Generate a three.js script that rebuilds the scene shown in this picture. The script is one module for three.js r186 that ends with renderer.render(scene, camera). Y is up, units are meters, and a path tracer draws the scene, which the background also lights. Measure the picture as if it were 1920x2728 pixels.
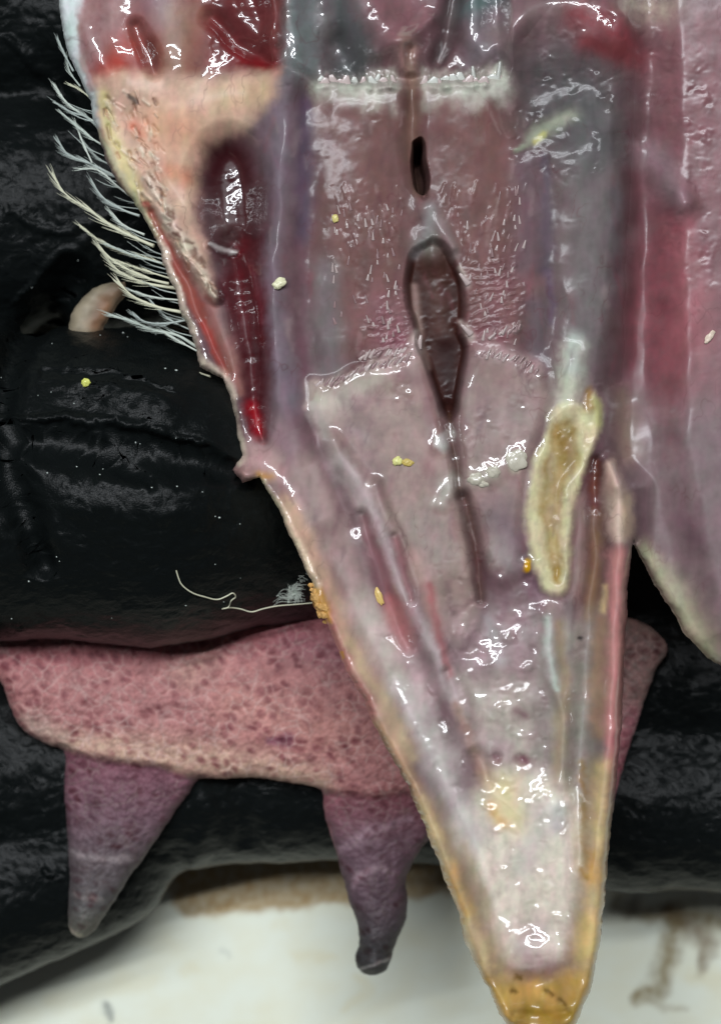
import * as THREE from 'three';
import { MarchingCubes } from 'three/addons/objects/MarchingCubes.js';
import { mergeGeometries } from 'three/addons/utils/BufferGeometryUtils.js';
import { RectAreaLightUniformsLib } from 'three/addons/lights/RectAreaLightUniformsLib.js';

// ---------------------------------------------------------------- camera, light, exposure
const U = 2.5e-5;              // metres per unit of the plan grid (1920 x 2728 units)
const TABLE = 0.029;           // the palate lies this high above the table
const EYE = 0.22;              // camera height above the palate
const scene = new THREE.Scene();
const camera = new THREE.PerspectiveCamera(2 * Math.atan((1364 * U) / EYE) * 180 / Math.PI, 720 / 1024, 0.01, 10);
camera.position.set(0, TABLE + EYE, 0);
camera.up.set(0, 0, -1);
camera.lookAt(0, TABLE, 0);
camera.focus = EYE + 0.001;
camera.userData.fStop = 34;
const renderer = new THREE.WebGLRenderer({ antialias: true });
renderer.toneMapping = THREE.LinearToneMapping;
renderer.toneMappingExposure = 1;
renderer.shadowMap.enabled = true;
scene.background = new THREE.Color(0.035, 0.037, 0.04);   // dim room around

RectAreaLightUniformsLib.init();
function tubeLamp(name, label, x, y, z, turn, strength) {
  const g = new THREE.Group();
  g.name = name; g.position.set(x, y, z); g.rotation.y = turn;
  g.userData = { label, category: 'lamp', group: 'tube lamps on the ceiling' };
  const box = new THREE.Mesh(new THREE.BoxGeometry(1.24, 0.05, 0.3), new THREE.MeshStandardMaterial({ color: 0xd8d8d4, roughness: 0.6 }));
  box.name = 'housing'; box.position.y = 0.05; g.add(box);
  for (const s of [-1, 1]) {
    const t = new THREE.Mesh(new THREE.CylinderGeometry(0.014, 0.014, 1.18, 16), new THREE.MeshStandardMaterial({ color: 0xffffff, emissive: 0xf4faff, emissiveIntensity: 4 }));
    t.rotation.z = Math.PI / 2; t.position.set(0, 0.008, s * 0.085); t.name = 'tube'; g.add(t);
    const l = new THREE.RectAreaLight(0xf6faff, strength, 1.18, 0.04);
    l.position.set(0, -0.01, s * 0.085); l.rotation.x = -Math.PI / 2; g.add(l);
  }
  scene.add(g);
}
tubeLamp('ceiling_lamp', 'twin tube ceiling lamp straight above the head end of the specimen', -0.12, 1.25, -0.43, 0.25, 66);

// ---------------------------------------------------------------- helpers
const { clamp, lerp } = THREE.MathUtils;
const sm = (a, b, x) => { const t = clamp((x - a) / (b - a), 0, 1); return t * t * (3 - 2 * t); };
let seed = 7;
const rnd = () => { seed = (seed * 1664525 + 1013904223) >>> 0; return seed / 4294967296; };
const rr = (a, b) => a + (b - a) * rnd();
const PERM = new Uint8Array(512);
{ const p = [...Array(256).keys()]; for (let i = 255; i > 0; i--) { const j = Math.floor(rnd() * (i + 1)); [p[i], p[j]] = [p[j], p[i]]; } for (let i = 0; i < 512; i++) PERM[i] = p[i & 255]; }
const GX = new Float32Array(256), GY = new Float32Array(256);
for (let i = 0; i < 256; i++) { const a = i / 256 * Math.PI * 2 * 7.13; GX[i] = Math.cos(a); GY[i] = Math.sin(a); }
function noise(x, y) {           // gradient noise, about -1 .. 1
  const xi = Math.floor(x), yi = Math.floor(y), fx = x - xi, fy = y - yi, X = xi & 255, Y = yi & 255;
  const u = fx * fx * fx * (fx * (fx * 6 - 15) + 10), v = fy * fy * fy * (fy * (fy * 6 - 15) + 10);
  const g = (i, j, dx, dy) => { const h = PERM[PERM[(X + i) & 255] + ((Y + j) & 255)]; return GX[h] * dx + GY[h] * dy; };
  const a = g(0, 0, fx, fy), b = g(1, 0, fx - 1, fy), c = g(0, 1, fx, fy - 1), d = g(1, 1, fx - 1, fy - 1);
  return (a + (b - a) * u + (c - a) * v + (a - b - c + d) * u * v) * 1.5;
}
const fbm = (x, y, n = 3) => { let s = 0, a = 0.6; for (let i = 0; i < n; i++) { s += a * noise(x, y); x = x * 2.03 + 17.3; y = y * 2.03 - 9.1; a *= 0.5; } return s; };
function worley(x, y) {          // [nearest, second nearest, id]
  const xi = Math.floor(x), yi = Math.floor(y); let a = 9, b = 9, id = 0;
  for (let j = -1; j <= 1; j++) for (let i = -1; i <= 1; i++) {
    const h = PERM[PERM[(xi + i) & 255] + ((yi + j) & 255)], k = PERM[h + 1];
    const dx = xi + i + h / 256 - x, dy = yi + j + k / 256 - y, d = Math.sqrt(dx * dx + dy * dy);
    if (d < a) { b = a; a = d; id = PERM[k]; } else if (d < b) b = d;
  }
  return [a, b, id / 256];
}
const lin = (c) => c <= 0.04045 ? c / 12.92 : ((c + 0.055) / 1.055) ** 2.4;
const col = (c) => c.map((v) => lin(v / 255));
const place = (px, py, h) => { const f = (EYE - h * 1e-3) / EYE; return new THREE.Vector3((px - 960) * U * f, TABLE + h * 1e-3, (py - 1364) * U * f); };
function polySdf(x, y, p) {
  let d = 1e18, s = 1;
  for (let i = 0, n = p.length, j = n - 1; i < n; j = i, i++) {
    const ax = p[i][0], ay = p[i][1], ex = p[j][0] - ax, ey = p[j][1] - ay, wx = x - ax, wy = y - ay;
    const t = clamp((wx * ex + wy * ey) / (ex * ex + ey * ey + 1e-12), 0, 1), bx = wx - ex * t, by = wy - ey * t;
    d = Math.min(d, bx * bx + by * by);
    const c1 = y >= ay, c2 = y < p[j][1], c3 = ex * wy > ey * wx;
    if ((c1 && c2 && c3) || (!c1 && !c2 && !c3)) s = -s;
  }
  return s * Math.sqrt(d);
}
function pathRel(x, y, p) {      // distance to a path over its width there
  let best = 1e9;
  for (let i = 0; i + 1 < p.length; i++) {
    const a = p[i], b = p[i + 1], ex = b[0] - a[0], ey = b[1] - a[1], t = clamp(((x - a[0]) * ex + (y - a[1]) * ey) / (ex * ex + ey * ey + 1e-12), 0, 1);
    const dx = x - a[0] - ex * t, dy = y - a[1] - ey * t, w = a[2] + (b[2] - a[2]) * t, d = Math.sqrt(dx * dx + dy * dy) / w;
    if (d < best) best = d;
  }
  return best;
}
const bell = (d) => d < 1.9 ? Math.exp(-d * d * 1.25) * sm(1.9, 1.3, d) : 0;
const smooth = (pts, n = 4) => {   // rounded outline or path through the points
  const out = [], c = new THREE.CatmullRomCurve3(pts.map((p) => new THREE.Vector3(p[0], p[1], p[2] ?? 0)), false, 'centripetal');
  const N = (pts.length - 1) * n; for (let i = 0; i <= N; i++) { const v = c.getPoint(i / N); out.push([v.x, v.y, v.z]); } return out;
};

// A soft, sculpted body on a plan grid: colour, height (mm), wet ripple and part number at each node
class Body {
  constructor(x0, y0, x1, y1, step) {
    this.x0 = x0; this.y0 = y0; this.g = step; this.nx = Math.ceil((x1 - x0) / step) + 1; this.ny = Math.ceil((y1 - y0) / step) + 1;
    const n = this.nx * this.ny;
    this.c = [new Float32Array(n), new Float32Array(n), new Float32Array(n)];
    this.h = new Float32Array(n); this.w = new Float32Array(n); this.l = new Uint8Array(n);
    this.wx = new Float32Array(n); this.wy = new Float32Array(n); this.vx = new Float32Array(n); this.vy = new Float32Array(n); this.calm = false;
    for (let j = 0, k = 0; j < this.ny; j++) for (let i = 0; i < this.nx; i++, k++) {
      const x = x0 + i * step, y = y0 + j * step;
      this.vx[k] = x + noise(x / 80 + 3, y / 80) * 6; this.vy[k] = y + noise(x / 80 + 90, y / 80 + 8) * 6;
      this.wx[k] = x + fbm(x / 70 + 3, y / 70, 2) * 13 + fbm(x / 16, y / 16 + 40, 2) * 5;
      this.wy[k] = y + fbm(x / 70 + 90, y / 70 + 8, 2) * 13 + fbm(x / 16 + 60, y / 16, 2) * 5;
    }
  }
  each(pts, pad, fn, calm = this.calm) {
    let ax = 1e9, ay = 1e9, bx = -1e9, by = -1e9;
    for (const p of pts) { ax = Math.min(ax, p[0]); ay = Math.min(ay, p[1]); bx = Math.max(bx, p[0]); by = Math.max(by, p[1]); }
    const { x0, y0, g, nx, ny } = this;
    const i0 = Math.max(0, Math.floor((ax - pad - x0) / g)), i1 = Math.min(nx - 1, Math.ceil((bx + pad - x0) / g)), j0 = Math.max(0, Math.floor((ay - pad - y0) / g)), j1 = Math.min(ny - 1, Math.ceil((by + pad - y0) / g));
    for (let j = j0; j <= j1; j++) for (let i = i0; i <= i1; i++) { const k = j * nx + i; if (calm) fn(k, this.vx[k], this.vy[k], x0 + i * g, y0 + j * g); else fn(k, this.wx[k], this.wy[k], x0 + i * g, y0 + j * g); }
  }
  mix(k, rgb, a) { for (let c = 0; c < 3; c++) this.c[c][k] += (rgb[c] - this.c[c][k]) * a; }
  base(rgb) { const v = col(rgb); for (let c = 0; c < 3; c++) this.c[c].fill(v[c]); }
  fillC(poly, feather, rgb, alpha = 1, breakup = 0) {
    const v = col(rgb);
    this.each(poly, feather + 16, (k, x, y, px, py) => { let a = sm(feather, -feather, polySdf(x, y, poly)); if (a > 0) { if (breakup) a *= clamp(1 - breakup * (0.5 + fbm(px / 24 + 5, py / 24, 3)), 0, 1); this.mix(k, v, a * alpha); } });
  }
  lineC(pts, rgb, alpha = 1, hard = 0, breakup = 0) {
    const v = col(rgb), w = Math.max(...pts.map((p) => p[2]));
    this.each(pts, w * 1.9 + 16, (k, x, y, px, py) => { const d = pathRel(x, y, pts); let a = hard ? sm(1.15, hard, d) : bell(d); if (a > 0) { if (breakup) a *= clamp(1 - breakup * (0.5 + fbm(px / 20 + 5, py / 20, 3)), 0, 1); this.mix(k, v, a * alpha); } });
  }
  fillH(poly, feather, amp) { this.each(poly, feather + 16, (k, x, y) => { this.h[k] += amp * sm(feather, -feather, polySdf(x, y, poly)); }, true); }
  lineH(pts, amp, hard = 0) { const w = Math.max(...pts.map((p) => p[2])); this.each(pts, w * 1.9 + 16, (k, x, y) => { const d = pathRel(x, y, pts); if (d < 1.9) this.h[k] += amp * (hard ? 0.8 * sm(1.3, hard, d) : 0.62 * bell(d)); }, true); }
  fillW(poly, feather, amp) { this.each(poly, feather + 16, (k, x, y) => { const a = sm(feather, -feather, polySdf(x, y, poly)); this.w[k] += (amp - this.w[k]) * a; }); }
  lineW(pts, amp) { const w = Math.max(...pts.map((p) => p[2])); this.each(pts, w + 16, (k, x, y) => { const a = sm(1, 0.4, pathRel(x, y, pts)); this.w[k] += (amp - this.w[k]) * a; }); }
  fillL(poly, id) { this.each(poly, 16, (k, x, y) => { if (polySdf(x, y, poly) < 0) this.l[k] = id; }, true); }
  lineL(pts, id) { const w = Math.max(...pts.map((p) => p[2])); this.each(pts, w + 16, (k, x, y) => { if (pathRel(x, y, pts) < 1) this.l[k] = id; }); }
  at(a, x, y) {
    const fx = clamp((x - this.x0) / this.g, 0, this.nx - 1.001), fy = clamp((y - this.y0) / this.g, 0, this.ny - 1.001), i = Math.floor(fx), j = Math.floor(fy), u = fx - i, v = fy - j, k = j * this.nx + i;
    return (a[k] * (1 - u) + a[k + 1] * u) * (1 - v) + (a[k + this.nx] * (1 - u) + a[k + this.nx + 1] * u) * v;
  }
  // meshes: one geometry for each part number; rim rounded by `round` grid units, then a wall that turns under by `wall` mm
  build(outline, { round = 20, wobble = 3, wall = 4, inset = 30, scale = 1, roundDepth = round * U * 1e3 }) {
    const { nx, ny, g, x0, y0 } = this, n = nx * ny, s = new Float32Array(n);
    this.each(outline, 60, (k, x, y, px, py) => { s[k] = polySdf(px + (x - px) * wobble / 9, py + (y - py) * wobble / 9, outline); });
    for (let j = 0, k = 0; j < ny; j++) for (let i = 0; i < nx; i++, k++) { if (s[k] === 0) s[k] = 99; }
    for (let k = 0; k < n; k++) { const d = -s[k]; if (d < round) { const t = clamp(1 - d / round, 0, 1); this.h[k] -= roundDepth * (1 - Math.sqrt(Math.max(0, 1 - t * t))); } }
    const P = new Float32Array(n * 2), keep = new Uint8Array(n);
    const grad = (k) => { const gx = (s[k + 1] ?? 0) - (s[k - 1] ?? 0), gy = (s[k + nx] ?? 0) - (s[k - nx] ?? 0), m = Math.hypot(gx, gy) || 1; return [gx / m, gy / m]; };
    const cells = [];
    for (let j = 1; j + 2 < ny; j++) for (let i = 1; i + 2 < nx; i++) { const k = j * nx + i; if (s[k] < 0 || s[k + 1] < 0 || s[k + nx] < 0 || s[k + nx + 1] < 0) { cells.push(k); keep[k] = keep[k + 1] = keep[k + nx] = keep[k + nx + 1] = 1; } }
    for (let k = 0; k < n; k++) if (keep[k]) { let x = x0 + (k % nx) * g, y = y0 + Math.floor(k / nx) * g; if (s[k] > 0 && s[k] < 3 * g) { const [a, b] = grad(k); x -= a * s[k]; y -= b * s[k]; } P[2 * k] = x; P[2 * k + 1] = y; }
    const geos = new Map();
    const get = (id) => { if (!geos.has(id)) geos.set(id, { p: [], n: [], c: [], i: [], map: new Map() }); return geos.get(id); };
    const f = scale, X = (x) => (x - 960) * U * f, Z = (y) => (y - 1364) * U * f, Y = (h) => TABLE + h * 1e-3;
    const vert = (G, k) => {
      let v = G.map.get(k); if (v !== undefined) return v;
      v = G.p.length / 3; G.map.set(k, v);
      G.p.push(X(P[2 * k]), Y(this.h[k]), Z(P[2 * k + 1]));
      const dx = (this.h[k + 1] - this.h[k - 1]) * 1e-3 / (2 * g * U * f), dz = (this.h[k + nx] - this.h[k - nx]) * 1e-3 / (2 * g * U * f), m = Math.hypot(dx, 1, dz);
      G.n.push(-dx / m, 1 / m, -dz / m);
      G.c.push(this.c[0][k], this.c[1][k], this.c[2][k]); return v;
    };
    const edges = new Map(), edge = (a, b, id) => { const r = b * n + a; if (edges.has(r)) edges.delete(r); else edges.set(a * n + b, [a, b, id]); };
    for (const k of cells) {
      const id = this.l[k], G = get(id), a = vert(G, k), b = vert(G, k + 1), c = vert(G, k + nx), d = vert(G, k + nx + 1);
      G.i.push(a, c, b, b, c, d);
      edge(k, k + nx, id); edge(k + nx, k + nx + 1, id); edge(k + nx + 1, k + 1, id); edge(k + 1, k, id);
    }
    const rings = [[0, 0], [0.05, 0.3], [0.3, 0.75], [0.65, 0.95], [1, 1]];
    for (const [a, b, id] of edges.values()) {
      const G = get(id), rows = rings.map(([t, q]) => [a, b].map((k) => {
        const key = 'w' + k + '_' + t; let v = G.map.get(key); if (v !== undefined) return v;
        v = G.p.length / 3; G.map.set(key, v); const [gx, gy] = grad(k);
        G.p.push(X(P[2 * k] - gx * inset * t), Y(this.h[k] - wall * q), Z(P[2 * k + 1] - gy * inset * t));
        const dn = 1 - 1.7 * t, m = Math.hypot(1, dn * 0.9); G.n.push(gx / m, dn * 0.9 / m, gy / m);
        G.c.push(this.c[0][k], this.c[1][k], this.c[2][k]); return v;
      }));
      for (let r = 0; r + 1 < rows.length; r++) { const [p, q] = rows[r], [u, v] = rows[r + 1]; G.i.push(p, u, q, q, u, v); }
    }
    const out = new Map();
    for (const [id, G] of geos) {
      const b = new THREE.BufferGeometry();
      b.setAttribute('position', new THREE.Float32BufferAttribute(G.p, 3)); b.setAttribute('normal', new THREE.Float32BufferAttribute(G.n, 3)); b.setAttribute('color', new THREE.Float32BufferAttribute(G.c, 3)); b.setIndex(G.i);
      out.set(id, b);
    }
    return out;
  }
}
function part(name, geometry, material, parent, label) {
  const m = new THREE.Mesh(geometry, material); m.name = name; m.castShadow = m.receiveShadow = true; if (label) m.userData.label = label; parent.add(m); return m;
}
const names = new Map();
function thing(o, name, label, category, group) {
  const n = names.get(name) ?? 0; names.set(name, n + 1); o.name = n ? `${name}_${String(n).padStart(3, '0')}` : name;
  o.userData = { label, category }; if (group) o.userData.group = group; o.castShadow = o.receiveShadow = true; scene.add(o); return o;
}
const wet = (o = {}) => new THREE.MeshPhysicalMaterial({ vertexColors: true, roughness: 0.42, clearcoat: 1, clearcoatRoughness: 0.035, ior: 1.4, ...o });

function hair(pts, r0, r1, seg = 10, sides = 4) {     // pts: Vector3, radii in metres, tapered
  const curve = new THREE.CatmullRomCurve3(pts), fr = curve.computeFrenetFrames(seg, false), p = [], idx = [];
  for (let i = 0; i <= seg; i++) { const c = curve.getPoint(i / seg), r = lerp(r0, r1, i / seg); for (let s = 0; s < sides; s++) { const a = s / sides * Math.PI * 2, n = fr.normals[i], b = fr.binormals[i]; p.push(c.x + (n.x * Math.cos(a) + b.x * Math.sin(a)) * r, c.y + (n.y * Math.cos(a) + b.y * Math.sin(a)) * r, c.z + (n.z * Math.cos(a) + b.z * Math.sin(a)) * r); } }
  for (let i = 0; i < seg; i++) for (let s = 0; s < sides; s++) { const a = i * sides + s, b = i * sides + (s + 1) % sides; idx.push(a, b, a + sides, b, b + sides, a + sides); }
  const g = new THREE.BufferGeometry(); g.setAttribute('position', new THREE.Float32BufferAttribute(p, 3)); g.setIndex(idx); g.computeVertexNormals(); return g;
}

// ---------------------------------------------------------------- table top
{
  const lines = (a, b, fine, reach) => { const o = [-reach, -reach * 0.5]; for (let v = a; v <= b + 1e-9; v += fine) o.push(v); o.push(reach * 0.5, reach); return o; };
  const xs = lines(-0.031, 0.031, 0.00022, 0.3), zs = lines(0.016, 0.042, 0.00022, 0.3);
  const p = [], c = [], idx = [];
  const white = col([232, 237, 220]), cream = col([226, 222, 190]), tan = col([158, 122, 56]), brown = col([112, 86, 50]), olive = col([128, 108, 58]), grey = col([105, 112, 108]);
  const F = (EYE + TABLE) / EYE, blots = [
    [[[520, 2370, 84], [800, 2350, 84], [1000, 2330, 76], [1280, 2320, 70], [1420, 2320, 60]], tan, 0.95, 0.7],
    [[[1640, 2410, 34], [1720, 2440, 40], [1830, 2430, 60], [1960, 2460, 70]], olive, 0.9, 0], [[[1780, 2425, 46], [1850, 2480, 50], [1890, 2530, 44], [1865, 2590, 24]], brown, 0.85, 0],
    [[[1800, 2460, 46], [1770, 2560, 50], [1750, 2640, 46], [1690, 2660, 26]], olive, 0.95, 0], [[[1680, 2660, 14], [1820, 2690, 16]], olive, 0.4, 0.1], [[[1620, 2420, 36], [1680, 2410, 40]], grey, 0.55, 0.1],
    [[[1840, 2600, 30], [1960, 2620, 60]], cream, 0.7, 0.1], [[[280, 2690, 22], [292, 2700, 22]], grey, 0.9, 0.1], [[[600, 2530, 14], [612, 2540, 14]], grey, 0.25, 0.1], [[[490, 2590, 26], [520, 2580, 26]], cream, 0.55, 0.1],
    [[[800, 2545, 26], [880, 2555, 20]], cream, 0.7, 0.1], [[[940, 2600, 20], [980, 2640, 26], [920, 2690, 20]], cream, 0.7, 0.1], [[[150, 2660, 50], [420, 2610, 40]], cream, 0.5, 0.1], [[[730, 2470, 30], [760, 2460, 30]], cream, 0.4, 0.1],
  ];
  for (const z of zs) for (const x of xs) {
    p.push(x, 0, z);
    const px = 960 + x / U / F, py = 1364 + z / U / F, wx = px + fbm(px / 60, py / 60, 3) * 22, wy = py + fbm(px / 60 + 30, py / 60, 3) * 22;
    const v = [...white], dirt = clamp(0.18 + 0.5 * fbm(px / 130, py / 90, 3), 0, 0.45);
    for (let k = 0; k < 3; k++) v[k] += (cream[k] - v[k]) * dirt;
    if (py > 2150 && Math.abs(px - 960) < 1200) for (const [pts, rgb, a, hard] of blots) { const d = sm(1, hard, pathRel(wx, wy, pts)) * a * (0.8 + 0.3 * fbm(px / 25, py / 25, 2)); for (let k = 0; k < 3; k++) v[k] += (rgb[k] - v[k]) * clamp(d, 0, 1); }
    c.push(...v);
  }
  for (let j = 0; j + 1 < zs.length; j++) for (let i = 0; i + 1 < xs.length; i++) { const k = j * xs.length + i; idx.push(k, k + xs.length, k + 1, k + 1, k + xs.length, k + xs.length + 1); }
  const g = new THREE.BufferGeometry(); g.setAttribute('position', new THREE.Float32BufferAttribute(p, 3)); g.setAttribute('color', new THREE.Float32BufferAttribute(c, 3)); g.setIndex(idx); g.computeVertexNormals();
  const t = new THREE.Mesh(g, new THREE.MeshStandardMaterial({ vertexColors: true, roughness: 0.55 }));
  t.name = 'table_top'; t.userData = { kind: 'structure', label: 'white plastic table top stained with brown smears' }; t.receiveShadow = true; scene.add(t);
}

// ---------------------------------------------------------------- gloved hand
const bones = [];
const chain = (...pts) => { for (let i = 0; i + 1 < pts.length; i++) bones.push([place(...pts[i].slice(0, 3)).multiplyScalar(1e3), place(...pts[i + 1].slice(0, 3)).multiplyScalar(1e3), pts[i][3], pts[i + 1][3]]); };
chain([-1700, 1500, -14, 13.5], [-900, 1230, -13, 12.2], [-60, 1275, -11, 11.1], [420, 1300, -10.6, 10.8], [800, 1330, -14.5, 8.8]);     // thumb
chain([-1700, 300, -17, 11], [-200, 590, -19.5, 9.4], [500, 520, -20, 9]);
chain([-1600, -500, -18, 10], [-100, 20, -20, 8.9], [700, 0, -20, 8.5]);
chain([-1700, 1600, -16, 12], [-400, 2040, -20.5, 8.4], [500, 2045, -22, 7], [1150, 2035, -22, 7], [1700, 2110, -22, 7], [2150, 2135, -22, 7]);
chain([-1700, 2000, -17, 11.5], [-700, 2610, -20.5, 8.2], [225, 2245, -22, 7]);
chain([300, 1500, -22, 7], [1200, 1500, -22, 7], [2200, 1490, -22, 7]);
chain([900, 1780, -22, 7], [2200, 1800, -22, 7]);
chain([-400, 2040, -20.5, 8], [300, 1500, -22, 7]);
chain([-2100, 300, -16, 12.5], [-2100, 1600, -16, 13]); chain([-1700, 300, -17, 11], [-2100, 900, -16, 13]); chain([-1600, -500, -18, 10], [-2100, 300, -16, 12.5]); chain([-1700, 1600, -16, 12], [-2100, 1400, -16, 13]); chain([-1700, 2000, -17, 11.5], [-2100, 1600, -16, 13]);
function handBase(x, y, z) {      // mm
  let d = 1e9;
  for (const [a, b, ra, rb] of bones) {
    const ex = b.x - a.x, ey = b.y - a.y, ez = b.z - a.z, wx = x - a.x, wy = y - a.y, wz = z - a.z, t = clamp((wx * ex + wy * ey + wz * ez) / (ex * ex + ey * ey + ez * ez), 0, 1);
    const e = Math.hypot(wx - ex * t, wy - ey * t, wz - ez * t) - (ra + (rb - ra) * t), k = 1.3;
    const hh = clamp(0.5 + 0.5 * (d - e) / k, 0, 1); d = d > 1e8 ? e : d + (e - d) * hh - k * hh * (1 - hh);
  }
  return d;
}
const folds = [
  [smooth([[190, 730, 40], [110, 840, 46], [60, 960, 46], [38, 1100, 46], [60, 1250, 46], [115, 1390, 44], [150, 1500, 30]].map(([a, b, c]) => [a, b, c * 1.7])), -1.3],
  [smooth([[70, 1185, 30], [200, 1195, 62], [350, 1215, 68], [520, 1235, 58], [660, 1275, 30]].map(([a, b, c]) => [a, b, c * 1.3])), -1.15], [smooth([[60, 1120, 14], [250, 1130, 20], [420, 1152, 20], [570, 1195, 10]]), 0.42],
  [[[310, 1228, 26], [430, 1292, 30]], -0.5], [[[270, 1000, 130], [440, 1075, 120]], 0.9], [[[230, 1330, 90], [500, 1345, 110]], 0.55], [[[0, 940, 40], [-10, 1300, 50]], 0.8],
  [smooth([[150, 1010, 14], [330, 1020, 18], [480, 1060, 12]]), -0.2], [smooth([[30, 800, 14], [150, 690, 20], [230, 650, 24]]), 0.2], [smooth([[20, 560, 16], [160, 620, 22], [330, 560, 24]]), 0.2],
  [smooth([[20, 100, 20], [180, 260, 26], [200, 340, 24]]), 0.25], [smooth([[520, 2080, 40], [545, 2200, 50], [500, 2330, 40]]), 0.35], [smooth([[640, 2090, 50], [650, 2250, 50]]), -0.35], [smooth([[100, 2330, 12], [150, 2365, 9]]), 0.35],
];
function foldAt(x, z) {
  const px0 = 960 + x * 1e-3 / U / 1.05, py0 = 1364 + z * 1e-3 / U / 1.05;
  if (px0 < -300 || px0 > 2100 || py0 < -200 || py0 > 2800) return 0;
  const px = px0 + fbm(px0 / 60, py0 / 60, 2) * 14, py = py0 + fbm(px0 / 60 + 9, py0 / 60, 2) * 14;
  let v = 0.10 * fbm(px / 55, py / 30, 3) + 0.2 * fbm(px / 160, py / 120, 2) + 0.02 * fbm(px / 11, py / 8, 2);
  for (const [p, a] of folds) { const d = pathRel(px, py, p); if (d < 1) v += a * sm(1, 0, d); }
  return v * sm(-300, -200, px0) * sm(2100, 2000, px0) * sm(-200, -100, py0) * sm(2800, 2700, py0);
}
const handFull = (x, y, z) => handBase(x, y, z) - foldAt(x, z);
function handTop(px, py, h0 = -2) {    // height (mm) of the glove below a plan point
  let h = h0 + 12;
  for (let i = 0; i < 120; i++) { const v = place(px, py, h), d = handFull(v.x * 1e3, v.y * 1e3, v.z * 1e3); if (d < 0.01) return h; h -= Math.max(d * 0.7, 0.02); if (h < -29) return -29; }
  return h;
}
{
  const N = 116, C = [-24, 12, 0], R = [62, 22, 62], mc = new MarchingCubes(N, new THREE.MeshStandardMaterial(), false, false, 400000);
  mc.isolation = 0;
  for (let k = 0; k < N; k++) for (let j = 0; j < N; j++) for (let i = 0; i < N; i++) mc.field[i + j * N + k * N * N] = -handBase(C[0] + (i - N / 2) / (N / 2) * R[0], C[1] + (j - N / 2) / (N / 2) * R[1], C[2] + (k - N / 2) / (N / 2) * R[2]);
  mc.update();
  const P = mc.positionArray, tri = [];
  for (let t = 0; t < mc.count; t += 3) tri.push([0, 1, 2].map((q) => [C[0] + P[(t + q) * 3] * R[0], C[1] + P[(t + q) * 3 + 1] * R[1], C[2] + P[(t + q) * 3 + 2] * R[2]]));
  const pos = [], ids = new Map(), index = [];
  const vid = (v) => { const key = v.map((c) => Math.round(c * 2000)).join(','); let i = ids.get(key); if (i === undefined) { i = pos.length; ids.set(key, i); pos.push(v); } return i; };
  const mid = (a, b) => [(a[0] + b[0]) / 2, (a[1] + b[1]) / 2, (a[2] + b[2]) / 2];
  const split = (a, b, c, level) => {
    if (!level) { const i = vid(a), j = vid(b), k = vid(c); if (i !== j && j !== k && k !== i) index.push(i, j, k); return; }
    const d = mid(a, b), e = mid(b, c), f = mid(c, a); split(a, d, f, level - 1); split(d, b, e, level - 1); split(f, e, c, level - 1); split(d, e, f, level - 1);
  };
  const up = (a, b, c) => Math.abs(a[0]) < 28 && Math.abs(a[2]) < 39 && handBase(a[0], a[1] + 0.3, a[2]) > -0.02;
  for (const [a, b, c] of tri) split(a, b, c, up(a, b, c) ? 2 : 0);
  const p = new Float32Array(pos.length * 3), nn = new Float32Array(pos.length * 3), uv = new Float32Array(pos.length * 2);
  pos.forEach((v, i) => {
    let [x, y, z] = v;
    const inFrame = Math.abs(x) < 32 && Math.abs(z) < 42, fn = inFrame ? handFull : handBase, e = 0.06;
    const gr = () => { const d = fn(x, y, z), gx = fn(x + e, y, z) - d, gy = fn(x, y + e, z) - d, gz = fn(x, y, z + e) - d, m = Math.hypot(gx, gy, gz) || 1; return [d * e / m, gx / m, gy / m, gz / m]; };
    for (let q = 0; q < 6; q++) { const [d, gx, gy, gz] = gr(); x -= d * gx * 0.9; y -= d * gy * 0.9; z -= d * gz * 0.9; }
    const [, gx, gy, gz] = gr();
    p.set([x * 1e-3, y * 1e-3, z * 1e-3], i * 3); nn.set([gx, gy, gz], i * 3); uv.set([x / 9, z / 9], i * 2);
  });
  const g = new THREE.BufferGeometry(); g.setAttribute('position', new THREE.BufferAttribute(p, 3)); g.setAttribute('normal', new THREE.BufferAttribute(nn, 3)); g.setAttribute('uv', new THREE.BufferAttribute(uv, 2)); g.setIndex(index);
  const S = 512, data = new Uint8Array(S * S * 4);
  for (let j = 0; j < S; j++) for (let i = 0; i < S; i++) { const v = 0.5 + 0.35 * fbm(i / 8, j / 6, 3) + 0.2 * noise(i / 2.7, j / 2.7), k = (j * S + i) * 4; data[k] = data[k + 1] = data[k + 2] = clamp(v, 0, 1) * 255; data[k + 3] = 255; }
  const tex = new THREE.DataTexture(data, S, S); tex.wrapS = tex.wrapT = THREE.RepeatWrapping; tex.magFilter = THREE.LinearFilter; tex.needsUpdate = true;
  const m = new THREE.Mesh(g, new THREE.MeshPhysicalMaterial({ color: new THREE.Color(0.005, 0.0065, 0.0065), roughness: 0.34, specularIntensity: 0.24, bumpMap: tex, bumpScale: 0.000035 }));
  thing(m, 'gloved_hand', 'hand in a wrinkled black rubber glove holding the dissected head from below', 'gloved hand');
}

// ---------------------------------------------------------------- the head
const head = new THREE.Group(); head.position.set(0, 0, 0);
thing(head, 'chicken_head', 'dissected chicken head with opened purple palate, pale beak and pink comb', 'chicken head');

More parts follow.
